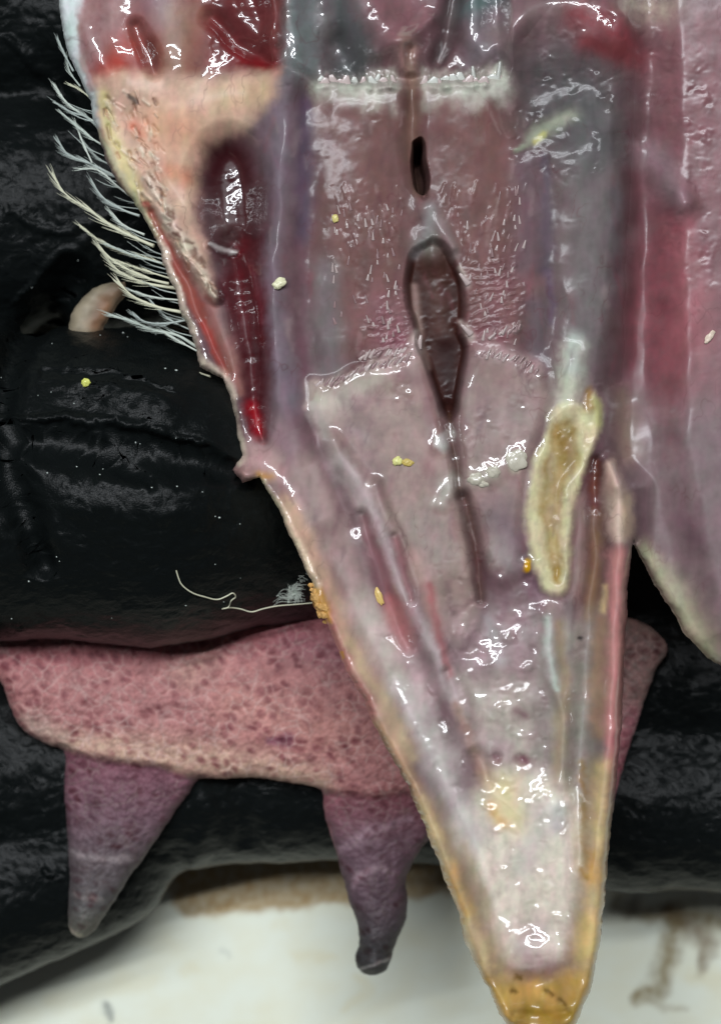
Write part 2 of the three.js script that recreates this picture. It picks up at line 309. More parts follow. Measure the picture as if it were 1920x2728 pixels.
const leftSkin = [[150, -70], [150, 0], [158, 60], [172, 120], [205, 195], [232, 260], [246, 330], [270, 405], [308, 480], [365, 548], [405, 620], [428, 690], [458, 760], [478, 825], [500, 885], [522, 932], [527, 975], [590, 1005], [604, 1050], [624, 1110], [633, 1175], [640, 1210]];
const beakLeft = [[615, 1252], [648, 1285], [692, 1272], [712, 1305], [745, 1370], [800, 1482], [836, 1556], [826, 1585], [836, 1620], [862, 1650], [884, 1692], [912, 1762], [960, 1852], [1010, 1955], [1062, 2052], [1112, 2155], [1142, 2232], [1180, 2332], [1212, 2410], [1236, 2500], [1262, 2565], [1300, 2625], [1330, 2700], [1360, 2760]];
const beakRight = [[1435, 2790], [1520, 2750], [1546, 2700], [1576, 2620], [1594, 2520], [1610, 2400], [1620, 2280], [1642, 2100], [1656, 1950], [1668, 1750], [1675, 1600], [1681, 1500], [1692, 1442]];
const flapEdge = [[1732, 1520], [1782, 1602], [1834, 1684], [1890, 1752], [1960, 1800], [2040, 1830], [2040, -70]];
const outline = [...leftSkin, ...beakLeft, ...beakRight, ...flapEdge];
const B = new Body(80, -90, 2070, 2810, 2.6);
B.base([128, 102, 110]); B.w.fill(0.002);

// --- heights
B.fillH([[80, -90], [700, -90], [740, 190], [700, 700], [705, 1180], [600, 1280], [80, 1200]], 40, -1.2);              // cut side lies lower than the palate
B.fillH([[1690, -90], [2070, -90], [2070, 1900], [1660, 1900], [1692, 1440], [1700, 1300], [1640, 1230], [1640, 1000], [1680, 600]], 60, -2.6);   // cheek flap
B.fillH([[1760, -90], [2070, -90], [2070, 1900], [1900, 1700], [1790, 1200], [1780, 500]], 60, 1.8);
B.lineH(smooth([[1700, 380, 60], [1715, 520, 64], [1700, 700, 70], [1712, 900, 76], [1700, 1050, 70]]), -1.4);
B.lineH(smooth([[1725, 400, 46], [1770, 470, 50], [1815, 540, 40]]), 0.9); B.lineH([[1806, 515, 30], [1815, 535, 30]], 0.7);
B.fillH([[740, -90], [1345, -90], [1345, 170], [1330, 205], [1200, 215], [850, 215], [745, 160]], 22, -1.7); B.fillH([[1400, -90], [1640, -90], [1620, 60], [1400, 100]], 80, -0.8);     // throat
B.lineH(smooth([[770, -80, 60], [770, 60, 55], [800, 190, 60]]), 2.2); B.lineH(smooth([[930, -80, 70], [990, 40, 90], [1070, 120, 60], [1092, 180, 26]]), 2.6);
B.lineH(smooth([[1000, 140, 26], [1090, 95, 24], [1150, 40, 22]]), 0.9); B.lineH(smooth([[900, 110, 40], [930, 190, 40]]), -2.2); B.lineH(smooth([[1165, 150, 20], [1200, 60, 28], [1215, -60, 24]]), -2.6);
B.lineH(smooth([[1270, -80, 50], [1260, 60, 50], [1290, 150, 40]]), 1.4); B.lineH(smooth([[1330, 120, 40], [1420, 30, 60], [1560, 10, 60], [1700, 70, 60]]), 1.5); B.lineH(smooth([[1560, 90, 50], [1660, 110, 50], [1700, 170, 40]]), 0.6);
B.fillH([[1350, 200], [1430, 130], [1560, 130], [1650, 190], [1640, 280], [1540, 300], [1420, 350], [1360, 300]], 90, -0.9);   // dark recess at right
B.lineH(smooth([[1372, 396, 10], [1440, 350, 26], [1530, 300, 34]]), 0.25);
// long folds of the palate
B.lineH(smooth([[725, 180, 60], [738, 400, 76], [705, 640, 84], [716, 900, 80], [770, 1120, 80], [860, 1380, 60]]), 1.2);
B.lineH(smooth([[815, 270, 28], [812, 480, 34], [800, 700, 26], [812, 900, 26], [828, 1100, 28], [880, 1260, 22], [940, 1400, 20]].map(([a, b, c]) => [a, b, c * 1.6])), -0.5);
B.lineH(smooth([[760, 260, 60], [880, 560, 80], [870, 900, 60]]), 0.2);
B.lineH(smooth([[960, 300, 100], [970, 600, 110], [1000, 900, 90]]), 0.9); B.lineH(smooth([[1240, 260, 100], [1290, 600, 110], [1320, 880, 90]]), 0.9);
B.lineH(smooth([[1448, 440, 14], [1458, 560, 22], [1455, 700, 20], [1470, 820, 16], [1455, 920, 12]].map(([a, b, c]) => [a, b, c * 2])), -0.3);
B.lineH(smooth([[1550, 430, 90], [1570, 650, 100], [1560, 900, 90], [1520, 1000, 60]]), 0.7);
B.lineH(smooth([[1630, 960, 40], [1660, 1150, 50], [1640, 1230, 40]]), -0.6);
// front plate behind the row of papillae
const plate = smooth([[836, 1022], [900, 1010], [950, 985], [1010, 978], [1072, 965], [1106, 900], [1130, 960], [1160, 1060], [1196, 1180], [1226, 1320], [1262, 1500], [1280, 1620], [1230, 1720], [1130, 1600], [1040, 1440], [960, 1300], [880, 1190], [832, 1090], [836, 1022]], 3);
B.fillH(plate, 26, 0.6);
B.fillH(smooth([[1262, 930], [1330, 945], [1400, 962], [1450, 1000], [1460, 1080], [1420, 1220], [1390, 1380], [1390, 1500], [1330, 1560], [1290, 1500], [1250, 1360], [1222, 1220], [1222, 1080], [1262, 930]], 3), 30, 0.45);
// cleft
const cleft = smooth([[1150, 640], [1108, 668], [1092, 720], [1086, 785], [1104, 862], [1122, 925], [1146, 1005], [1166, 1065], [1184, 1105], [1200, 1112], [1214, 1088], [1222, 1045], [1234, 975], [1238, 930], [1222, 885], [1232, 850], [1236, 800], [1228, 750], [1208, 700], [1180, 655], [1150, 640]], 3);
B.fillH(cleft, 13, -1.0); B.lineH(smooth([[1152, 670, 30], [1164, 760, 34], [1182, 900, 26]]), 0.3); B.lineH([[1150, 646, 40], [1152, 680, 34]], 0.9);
B.lineH(smooth([[1092, 130, 12], [1096, 260, 24], [1098, 380, 26], [1110, 480, 22], [1130, 520, 10]]), -1.0); B.fillH(smooth([[1104, 376], [1120, 372], [1130, 425], [1141, 475], [1132, 508], [1112, 502], [1102, 450], [1104, 376]], 3), 8, -5);
B.lineH(smooth([[1192, 1095, 14], [1206, 1180, 12], [1214, 1250, 10], [1226, 1320, 10]].map(([a, b, c]) => [a, b, c * 1.5])), -0.9); B.lineH(smooth([[1232, 1320, 10], [1252, 1400, 20], [1268, 1480, 18], [1280, 1600, 9]].map(([a, b, c]) => [a, b, c * 1.4])), -1.4);
B.lineH(smooth([[1140, 560, 40], [1170, 600, 26], [1205, 660, 16]]), 0.7);
for (const [x, y] of [[1216, 722], [1216, 856], [1110, 888]]) B.lineH([[x, y, 14], [x + (x > 1200 ? 26 : -18), y + 30, 22]], 0.3);
// left wall of the beak
const rimL = smooth([[650, 1262, 26], [720, 1320, 40], [790, 1460, 44], [850, 1590, 44], [920, 1740, 46], [1000, 1900, 50], [1080, 2050, 52], [1160, 2220, 54], [1230, 2400, 58], [1290, 2560, 60], [1350, 2690, 60]]);
B.lineH(rimL, 2.1); B.lineH(smooth([[1240, 1650, 90], [1300, 1900, 110], [1370, 2150, 110], [1420, 2450, 80]]), -1.0); B.lineH(smooth([[1040, 1800, 30], [1120, 1960, 36], [1190, 2100, 44], [1270, 2280, 44], [1320, 2440, 36]]), -0.6);
B.lineH(smooth([[880, 1180, 26], [960, 1310, 34], [1050, 1520, 34], [1130, 1690, 30], [1190, 1800, 34], [1260, 1980, 26]]), 1.1);
B.lineH(smooth([[1000, 1290, 18], [1060, 1450, 22], [1110, 1580, 22], [1180, 1720, 18]]), 0.6);
B.lineH(smooth([[965, 1370, 14], [1010, 1500, 26], [1050, 1640, 30], [1090, 1730, 14]]), -0.9); B.lineH(smooth([[1050, 1430, 12], [1075, 1520, 20], [1096, 1600, 10]]), -0.7);
B.lineH(smooth([[1190, 1790, 16], [1240, 1930, 24], [1300, 2080, 18]]), -0.8); B.lineH(smooth([[820, 1240, 30], [890, 1430, 44], [960, 1620, 50], [1060, 1820, 44]]), -0.5);
// right wall
const rimR = smooth([[1625, 1240, 24], [1645, 1340, 44], [1648, 1500, 46], [1640, 1700, 44], [1628, 1900, 46], [1605, 2100, 52], [1588, 2280, 54], [1575, 2450, 54], [1545, 2600, 54], [1500, 2700, 60]]);
B.lineH(rimR, 2.4); B.lineH(smooth([[1592, 1228, 18], [1586, 1310, 26], [1590, 1480, 26], [1572, 1640, 30], [1560, 1900, 36], [1545, 2100, 30], [1545, 2300, 20]]), -1.3);
B.lineH(smooth([[1636, 1238, 20], [1640, 1290, 26]]), 0.8);
B.lineH(smooth([[1462, 1640, 26], [1470, 1780, 26], [1500, 1900, 24], [1490, 2080, 26]]), 0.8);
// front of the palate and beak tip
B.fillH(smooth([[1330, 2130], [1420, 2100], [1520, 2140], [1540, 2300], [1520, 2450], [1470, 2590], [1390, 2600], [1340, 2500], [1310, 2330], [1330, 2130]], 3), 80, 0.6);
B.lineH(smooth([[1340, 2600, 40], [1420, 2625, 44], [1520, 2590, 40]]), -1.1); B.lineH(smooth([[1350, 2690, 60], [1440, 2720, 70], [1530, 2680, 50]]), 0.9); B.lineH(smooth([[1370, 2690, 16], [1430, 2705, 22], [1500, 2690, 14]]), -0.7);
B.lineH(smooth([[1300, 1800, 50], [1330, 1950, 60], [1350, 2060, 50]]), 0.5); B.lineH([[1390, 2020, 16], [1394, 2026, 16]], -0.45); B.lineH([[1318, 2018, 14], [1322, 2024, 14]], -0.35);
B.lineH(smooth([[1240, 1760, 60], [1370, 1750, 70]]), 0.5); B.lineH(smooth([[1230, 1870, 40], [1330, 1890, 50], [1410, 1870, 40]]), 0.35);
// cut left side
B.fillH(smooth([[555, 390], [600, 362], [650, 380], [690, 470], [690, 640], [640, 690], [590, 680], [545, 560], [535, 450], [555, 390]], 3), 55, -2.2);
B.lineH(smooth([[610, 640, 34], [640, 800, 40], [672, 960, 36], [690, 1120, 30], [698, 1165, 14]]), -1.9); B.lineH(smooth([[660, 700, 14], [690, 860, 16]]), 0.6);
B.lineH(smooth([[400, 560, 12], [470, 700, 22], [540, 860, 22], [600, 990, 16]]), -0.9);
B.lineH(smooth([[395, 470, 26], [460, 590, 30], [520, 700, 26], [574, 790, 14]]), 1.3); B.lineH(smooth([[560, 785, 14], [574, 796, 12]]), 0.6);
B.lineH(smooth([[320, 220, 60], [520, 260, 90], [700, 240, 60]]), 0.9); B.lineH(smooth([[460, 340, 90], [520, 330, 80]]), 0.5);
B.lineH(smooth([[225, -80, 60], [235, 100, 50], [300, 190, 30]]), 0.8); B.lineH(smooth([[420, -80, 80], [460, 100, 90], [470, 170, 60]]), 1.2); B.lineH(smooth([[560, 40, 22], [640, 110, 26], [730, 170, 20]]), -0.9); B.lineH(smooth([[620, 10, 30], [680, 80, 34], [740, 110, 20]]), 0.7);
B.lineH(smooth([[360, 60, 16], [390, 130, 24], [410, 190, 16]]), -1.2);
B.lineH(smooth([[556, 645, 10], [590, 655, 16], [625, 665, 9]]), 1.2);
// lesion
const lesionOut = smooth([[1488, 1078], [1462, 1118], [1448, 1180], [1426, 1215], [1412, 1280], [1402, 1340], [1404, 1420], [1420, 1500], [1436, 1562], [1468, 1586], [1496, 1580], [1512, 1545], [1520, 1460], [1526, 1390], [1534, 1330], [1556, 1262], [1578, 1200], [1598, 1150], [1600, 1080], [1585, 1046], [1566, 1058], [1558, 1090], [1540, 1076], [1488, 1078]], 3);
const lesionIn = smooth([[1502, 1108], [1472, 1132], [1464, 1190], [1447, 1235], [1441, 1280], [1434, 1343], [1450, 1430], [1464, 1515], [1480, 1545], [1496, 1520], [1494, 1452], [1493, 1387], [1497, 1322], [1500, 1290], [1524, 1256], [1543, 1228], [1534, 1183], [1528, 1130], [1502, 1108]], 3);
B.fillH(lesionOut, 14, 0.34); B.fillH(lesionIn, 18, -0.34); for (let i = 0; i < 70; i++) { const a = rr(0, 1), x = lerp(1490, 1530, rnd()) - 50 * a + rr(-30, 40), y = 1080 + a * 500; B.lineH([[x, y, rr(4, 10)], [x + rr(-8, 8), y + rr(4, 14), rr(4, 9)]], rr(-0.05, 0.07)); }; B.lineH([[1405, 1498, 16], [1404, 1512, 16]], 0.5);
B.lineH([[1520, 960, 34], [1515, 1060, 40]], 0.7); for (const [x, y, w] of [[1375, 1222, 34], [1310, 1258, 28], [1260, 1278, 24], [1178, 1175, 30], [1205, 1300, 22], [1190, 1330, 24]]) B.lineH([[x, y, w], [x - 12, y + 14, w * 0.8]], 0.35);
// the white fringe at the back of the palate
for (let i = 0; i < 26; i++) { const x = 858 + i * 19 + rr(-4, 4); if (x > 1062 && x < 1128) continue; const y = 196 + rr(-8, 8) - (x > 1300 ? 16 : 0); B.lineH([[x, y - rr(2, 14), 9], [x + rr(-3, 3), y + 34, 11]], rr(0.25, 0.6)); }
// papillae and ripples of the mucosa
const papC = [];
const papilla = (x, y, a, len, w, amp, tint) => { amp *= 0.75; const p = [[x - Math.cos(a) * len / 2, y - Math.sin(a) * len / 2, w * 0.6], [x + Math.cos(a) * len / 2, y + Math.sin(a) * len / 2, w]]; B.lineH(p, amp); papC.push([p, tint]); };
for (let i = 0; i < 90; i++) { const L = i % 2, x = L ? rr(880, 1070) : rr(1180, 1400), y = rr(500, 720), a = L ? rr(1.0, 1.5) : rr(1.5, 2.0); papilla(x, y, a, rr(14, 36), rr(4, 8), rr(0.03, 0.09), rnd() < 0.3 ? 0.16 : 0.04); }
for (let row = 0; row < 13; row++) for (let q = 0; q < 12; q++) {
  const y = 760 + row * 19, x = 965 + q * 11 + rr(-6, 6) + row * 1.2; if (x < 1092 + row * 2 && rnd() < 0.95 * sm(1.15, 0.5, Math.hypot((x - 1060) / 105, (y - 880) / 120))) papilla(x, y + rr(-5, 5) - (x - 1020) * 0.12, rr(-0.5, 0.3), rr(7, 15), rr(4, 7), rr(0.05, 0.14), 0.06);
  const x2 = 1245 + q * 13 + rr(-6, 6); if (rnd() < 0.95 * sm(1.15, 0.5, Math.hypot((x2 - 1290) / 120, (y - 860) / 140))) papilla(x2, y - 60 + rr(-5, 5) + (x2 - 1300) * -0.15, rr(-0.6, 0.1), rr(7, 16), rr(4, 7), rr(0.05, 0.14), 0.06);
}
const rows = [[smooth([[880, 1012], [920, 1000], [960, 980], [1000, 970], [1050, 962], [1090, 945]]), 24, 0.45], [smooth([[960, 946], [1000, 938], [1040, 938], [1080, 925]]), 12, 0.3], [smooth([[1268, 938], [1320, 945], [1370, 955], [1425, 985]]), 16, 0.4], [smooth([[1290, 895], [1340, 880], [1380, 868]]), 9, 0.3], [smooth([[845, 1018], [870, 1016], [895, 1020]]), 5, 0.4]];
for (const [p, n, amp] of rows) for (let i = 0; i < n; i++) { const v = p[Math.min(p.length - 1, Math.round(i / (n - 1) * (p.length - 1)))]; papilla(v[0] + rr(-5, 5), v[1] + rr(-5, 5), rr(1.9, 2.5), rr(14, 34), rr(5, 9), amp * rr(0.15, 0.6), 0.3); }

// --- colours: tissue tones, with some shade and gleam painted in
const C = (p, f, rgb, a, b) => B.fillC(p, f * 1.9, rgb, a, b), L = (p, rgb, a, h, b) => B.lineC(smooth(p), rgb, a, h, b);
C([[700, 150], [1680, 150], [1680, 900], [1450, 980], [700, 1000]], 60, [122, 98, 102], 1);
C([[840, 230], [1075, 230], [1100, 560], [1080, 940], [900, 960], [850, 700]], 40, [134, 98, 96], 0.9, 0.3); C([[1120, 240], [1350, 240], [1420, 560], [1420, 900], [1250, 900], [1180, 640]], 40, [136, 98, 96], 0.9, 0.3);
L([[735, 220, 60], [738, 420, 62], [706, 640, 60], [725, 900, 62], [770, 1060, 60]], [142, 132, 148], 0.75);
L([[812, 270, 24], [812, 480, 32], [805, 640, 24]], [92, 78, 104], 0.75); L([[800, 650, 26], [812, 900, 26], [824, 1060, 26]], [118, 82, 96], 0.7);
L([[870, 720, 40], [870, 860, 50], [880, 980, 44]], [134, 132, 138], 0.65); L([[1020, 830, 70], [1050, 920, 60]], [164, 116, 130], 0.7, 0, 0.5); L([[1050, 905, 34], [1075, 935, 30]], [152, 88, 108], 0.6);
L([[1340, 760, 80], [1320, 850, 60]], [150, 106, 118], 0.6, 0, 0.5); L([[1270, 905, 30], [1330, 900, 30]], [154, 94, 108], 0.7);
L([[1560, 430, 100], [1575, 650, 104], [1560, 860, 100], [1540, 980, 70]], [128, 124, 128], 0.8); L([[1640, 520, 30], [1640, 800, 30]], [128, 124, 132], 0.6);
L([[1448, 420, 16], [1456, 560, 24], [1454, 720, 22]], [92, 84, 104], 0.6); L([[1462, 730, 16], [1468, 860, 14]], [104, 82, 108], 0.7); L([[1425, 820, 40], [1430, 960, 40]], [112, 106, 118], 0.6); L([[1400, 420, 50], [1400, 700, 50]], [122, 108, 124], 0.5);
C([[1350, 180], [1450, 110], [1580, 140], [1650, 220], [1640, 420], [1480, 420], [1380, 330]], 50, [88, 88, 92], 0.9, 0.25); L([[1560, 280, 80], [1590, 380, 80]], [112, 112, 116], 0.7);  // shading of the right recess, painted into the tissue colour
L([[1372, 396, 9], [1440, 350, 22], [1520, 305, 24]], [178, 186, 170], 0.75); L([[1420, 375, 8], [1450, 355, 9]], [206, 200, 130], 0.7);  // whitish flap, its soft gleam painted in as colour
// white fringe
for (let x = 850; x < 1345; x += 14) { if (x > 1058 && x < 1125) continue; L([[x, 182 + rr(-6, 6) - (x > 1310 ? 14 : 0), 12], [x + rr(-3, 3), 248 + rr(-10, 50), 18]], [200, 200, 194], rr(0.2, 0.6), 0, 0.4); }
L([[850, 232, 34], [930, 236, 40], [1050, 225, 26]], [206, 208, 202], 0.8, 0, 0.4); L([[1135, 222, 26], [1230, 236, 40], [1335, 228, 34]], [206, 208, 202], 0.85, 0, 0.4); L([[1332, 166, 6], [1325, 200, 18]], [216, 222, 214], 0.9);
for (const [p, t] of papC) B.lineC(p, [206, 190, 194], t);
// front plates
C(plate, 12, [180, 158, 154], 0.9, 0.25); C(smooth([[1262, 930], [1400, 962], [1450, 1000], [1460, 1080], [1420, 1220], [1390, 1400], [1330, 1520], [1270, 1440], [1222, 1220], [1222, 1080], [1262, 930]], 3), 16, [172, 150, 148], 0.9, 0.25);
L([[838, 1030, 26], [860, 1080, 36], [930, 1040, 40], [1010, 1000, 30]], [204, 196, 188], 0.85); L([[836, 1080, 18], [880, 1190, 22], [950, 1300, 24], [1000, 1400, 20]], [202, 192, 192], 0.8); L([[1010, 985, 26], [1085, 975, 28], [1106, 905, 14]], [196, 174, 176], 0.8);
L([[960, 1080, 60], [940, 1180, 60], [1000, 1290, 50]], [142, 116, 124], 0.6, 0, 0.6); L([[1080, 1000, 24], [1128, 1020, 24], [1150, 1200, 16]], [150, 110, 118], 0.6); L([[1140, 1240, 22], [1160, 1300, 20]], [140, 96, 104], 0.6); L([[945, 1150, 22], [975, 1165, 18]], [180, 160, 164], 0.7);
L([[1178, 1178, 30], [1195, 1160, 22]], [214, 216, 216], 0.85, 0.3); L([[1185, 1300, 34], [1205, 1280, 22], [1170, 1330, 24]], [206, 206, 202], 0.8, 0, 0.3); L([[1120, 1400, 60], [1180, 1480, 50]], [166, 158, 156], 0.6, 0, 0.5);
L([[1290, 930, 30], [1370, 960, 30], [1430, 985, 22]], [188, 162, 168], 0.75); L([[1375, 1222, 32], [1368, 1245, 26]], [208, 206, 190], 0.85, 0.1); L([[1310, 1258, 28], [1262, 1275, 30]], [192, 188, 180], 0.75, 0, 0.4); L([[1300, 1150, 60], [1380, 1100, 60]], [172, 156, 158], 0.5, 0, 0.4);
L([[1330, 1380, 60], [1360, 1440, 50]], [134, 114, 126], 0.75); L([[1325, 1470, 34], [1360, 1500, 34]], [168, 160, 164], 0.6); L([[1420, 1560, 24], [1425, 1640, 20]], [124, 92, 112], 0.7);
// cleft lining: brown-red floor painted darker so the shallow cleft reads as deep
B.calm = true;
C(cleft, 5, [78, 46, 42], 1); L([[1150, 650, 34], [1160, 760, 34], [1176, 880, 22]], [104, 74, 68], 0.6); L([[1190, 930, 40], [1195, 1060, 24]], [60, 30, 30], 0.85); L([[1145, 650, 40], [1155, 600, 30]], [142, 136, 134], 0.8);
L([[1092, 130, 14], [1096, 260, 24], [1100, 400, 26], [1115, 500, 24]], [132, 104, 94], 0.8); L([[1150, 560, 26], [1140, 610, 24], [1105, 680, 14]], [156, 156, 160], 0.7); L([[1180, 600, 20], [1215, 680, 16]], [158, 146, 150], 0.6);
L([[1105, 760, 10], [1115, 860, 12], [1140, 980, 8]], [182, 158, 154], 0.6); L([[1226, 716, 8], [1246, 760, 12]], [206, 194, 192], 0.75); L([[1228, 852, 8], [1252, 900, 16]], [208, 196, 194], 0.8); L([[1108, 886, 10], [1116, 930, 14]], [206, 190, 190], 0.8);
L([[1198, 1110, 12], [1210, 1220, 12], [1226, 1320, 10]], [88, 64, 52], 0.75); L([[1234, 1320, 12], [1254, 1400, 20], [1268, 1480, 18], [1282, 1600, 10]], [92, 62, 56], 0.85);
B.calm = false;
// throat
C([[745, -90], [860, -90], [860, 190], [800, 230], [740, 190]], 20, [134, 146, 150], 0.85, 0.2); C([[862, -90], [960, -90], [990, 60], [1010, 150], [960, 200], [880, 190]], 20, [102, 108, 112], 0.9); C([[900, -90], [1160, -90], [1150, 60], [1090, 170], [1010, 140], [980, 60]], 26, [154, 112, 120], 0.85, 0.4);
L([[1085, 110, 30], [1095, 220, 22]], [168, 140, 132], 0.7); L([[1180, 130, 20], [1210, 40, 26], [1220, -80, 26]], [110, 96, 100], 0.9); C([[1240, -90], [1330, -90], [1350, 60], [1340, 160], [1240, 170]], 20, [134, 128, 138], 0.8); L([[1250, 10, 40], [1300, -10, 40]], [104, 128, 130], 0.8);
L([[1330, 90, 50], [1420, 40, 56], [1540, 20, 50]], [150, 128, 132], 0.8, 0, 0.3); L([[1540, 40, 46], [1640, 80, 56], [1700, 140, 46]], [156, 76, 84], 0.9, 0, 0.3); L([[1560, 110, 30], [1660, 140, 34]], [146, 72, 78], 0.8); L([[1690, 0, 50], [1780, 20, 60]], [196, 186, 174], 0.8, 0, 0.5);
// cheek flap
C([[1740, 60], [2070, -90], [2070, 1100], [1760, 1100], [1720, 500]], 40, [150, 104, 112], 0.85, 0.3); L([[1745, 400, 46], [1785, 480, 46], [1815, 540, 34]], [158, 136, 146], 0.8); L([[1700, 470, 30], [1715, 620, 46], [1705, 800, 60], [1700, 960, 44]], [122, 84, 92], 0.85);
L([[1790, 600, 40], [1780, 760, 70], [1770, 900, 70], [1790, 1060, 40], [1800, 1200, 20]].map(([a, b, c]) => [a, b, c * 1.4]), [166, 92, 104], 0.6, 0, 0.5); L([[1840, 610, 40], [1840, 900, 60]], [178, 112, 122], 0.7); C([[1680, 1060], [2070, 1060], [2070, 1900], [1880, 1760], [1760, 1520], [1690, 1300]], 50, [146, 128, 134], 0.85, 0.3); L([[1830, 1390, 50], [1860, 1440, 40]], [124, 98, 110], 0.7);
L([[1720, 1460, 26], [1790, 1560, 40], [1860, 1680, 46], [1900, 1750, 40]], [186, 186, 160], 0.85, 0, 0.2); L([[1660, 1060, 40], [1680, 1200, 40]], [158, 138, 124], 0.6); L([[1870, 560, 40], [1890, 700, 40]], [140, 104, 112], 0.6);
// lesion surroundings
L([[1528, 930, 34], [1516, 1000, 40], [1512, 1085, 46]], [222, 224, 210], 0.95, 0, 0.2); L([[1530, 900, 26], [1522, 980, 30]], [182, 190, 190], 0.75); B.fillC(lesionOut, 14, [226, 220, 182], 0.95, 0.2); L([[1568, 1045, 14], [1572, 1090, 18]], [172, 134, 74], 0.8); L([[1588, 1070, 14], [1592, 1130, 16]], [204, 206, 150], 0.7); B.fillC(lesionIn, 13, [166, 140, 90], 0.9, 0.3); L([[1490, 1150, 22], [1510, 1230, 26]], [158, 128, 60], 0.8); L([[1485, 1520, 14], [1482, 1545, 12]], [172, 138, 58], 0.8); L([[1460, 1560, 14], [1480, 1580, 16]], [224, 224, 180], 0.7);
L([[1405, 1496, 13], [1404, 1514, 13]], [214, 164, 52], 0.95, 0.4); L([[1470, 1600, 30], [1480, 1640, 24]], [176, 152, 156], 0.8); L([[1545, 1330, 26], [1545, 1480, 30], [1530, 1580, 30]], [158, 132, 130], 0.8); L([[1590, 1230, 16], [1584, 1300, 20], [1590, 1360, 16]], [120, 66, 52], 0.9); L([[1590, 1380, 20], [1580, 1560, 24], [1570, 1640, 20]], [146, 116, 92], 0.85);
// left folds and wall
L([[690, 1200, 50], [770, 1300, 60], [850, 1460, 56]], [186, 160, 162], 0.8); L([[700, 1090, 40], [770, 1210, 50]], [168, 144, 154], 0.7); L([[820, 1240, 40], [900, 1420, 50], [960, 1600, 50]], [182, 160, 160], 0.8); L([[960, 1620, 50], [1050, 1800, 50]], [208, 194, 190], 0.8);
L([[900, 1230, 26], [980, 1360, 30], [1060, 1540, 28], [1120, 1660, 22], [1180, 1790, 28], [1230, 1900, 18]], [206, 192, 198], 0.75); L([[970, 1380, 14], [1010, 1500, 22], [1030, 1560, 24]], [160, 112, 122], 0.75); L([[1040, 1600, 26], [1060, 1660, 40], [1080, 1720, 30]], [196, 128, 132], 0.85); L([[1055, 1440, 14], [1078, 1530, 18], [1092, 1590, 10]], [156, 106, 114], 0.75); L([[1100, 1480, 22], [1140, 1600, 26], [1170, 1680, 24]], [196, 164, 162], 0.7); L([[1080, 1750, 40], [1130, 1850, 40]], [192, 164, 172], 0.8);
L([[1140, 1560, 14], [1170, 1700, 14], [1200, 1800, 12]], [176, 108, 112], 0.7); L([[1215, 1880, 12], [1270, 2010, 18], [1310, 2120, 14]], [172, 128, 120], 0.75); C([[1190, 1640], [1430, 1600], [1440, 1760], [1400, 1840], [1230, 1830]], 40, [182, 162, 168], 0.9, 0.2); C([[1230, 1820], [1420, 1820], [1440, 2040], [1330, 2080], [1270, 1980]], 40, [208, 200, 194], 0.9, 0.2); L([[1300, 1650, 20], [1330, 1760, 20]], [190, 186, 192], 0.6);
L([[1310, 1980, 40], [1350, 2040, 40]], [186, 166, 172], 0.7); L([[1392, 2020, 18], [1398, 2030, 18]], [132, 84, 100], 0.9); L([[1320, 2018, 16], [1326, 2026, 16]], [150, 112, 124], 0.8); L([[1380, 1898, 18], [1400, 1906, 16]], [140, 112, 118], 0.75);
C([[1436, 1640], [1600, 1640], [1590, 2000], [1560, 2160], [1450, 2140], [1440, 1900]], 30, [172, 168, 164], 0.85, 0.3); L([[1490, 1660, 16], [1500, 1800, 20], [1490, 2000, 24], [1480, 2080, 20]], [188, 170, 142], 0.6); L([[1455, 1650, 14], [1462, 1760, 14], [1480, 1840, 8]], [196, 202, 200], 0.8); L([[1545, 1780, 24], [1545, 1960, 30]], [150, 152, 144], 0.4); B.lineC([[1543, 1703, 7], [1546, 1704, 7]], [40, 44, 50], 0.9);
L([[770, 1370, 40], [860, 1560, 44], [960, 1760, 44], [1060, 1960, 40]], [222, 192, 178], 0.55); L([[980, 1640, 50], [1080, 1820, 50], [1180, 2020, 50]], [214, 204, 204], 0.5);
// front of palate, tip
C(smooth([[1290, 2090], [1420, 2060], [1530, 2110], [1552, 2300], [1530, 2450], [1500, 2560], [1410, 2610], [1340, 2560], [1270, 2330], [1210, 2200], [1290, 2090]], 3), 20, [230, 222, 212], 0.95, 0.15); L([[1060, 1820, 34], [1130, 1960, 44], [1200, 2110, 50], [1260, 2240, 44]], [206, 200, 202], 0.85); L([[1340, 2110, 60], [1370, 2180, 50]], [220, 206, 164], 0.85); L([[1310, 2150, 20], [1330, 2190, 20]], [222, 184, 126], 0.7); L([[1480, 2160, 30], [1480, 2200, 26]], [178, 180, 186], 0.7);
L([[1440, 2180, 50], [1390, 2320, 30]], [206, 200, 198], 0.7); L([[1430, 2470, 40], [1400, 2540, 54], [1450, 2570, 46]], [186, 162, 166], 0.8); L([[1350, 2590, 26], [1430, 2600, 26], [1500, 2580, 20]], [150, 118, 122], 0.7);
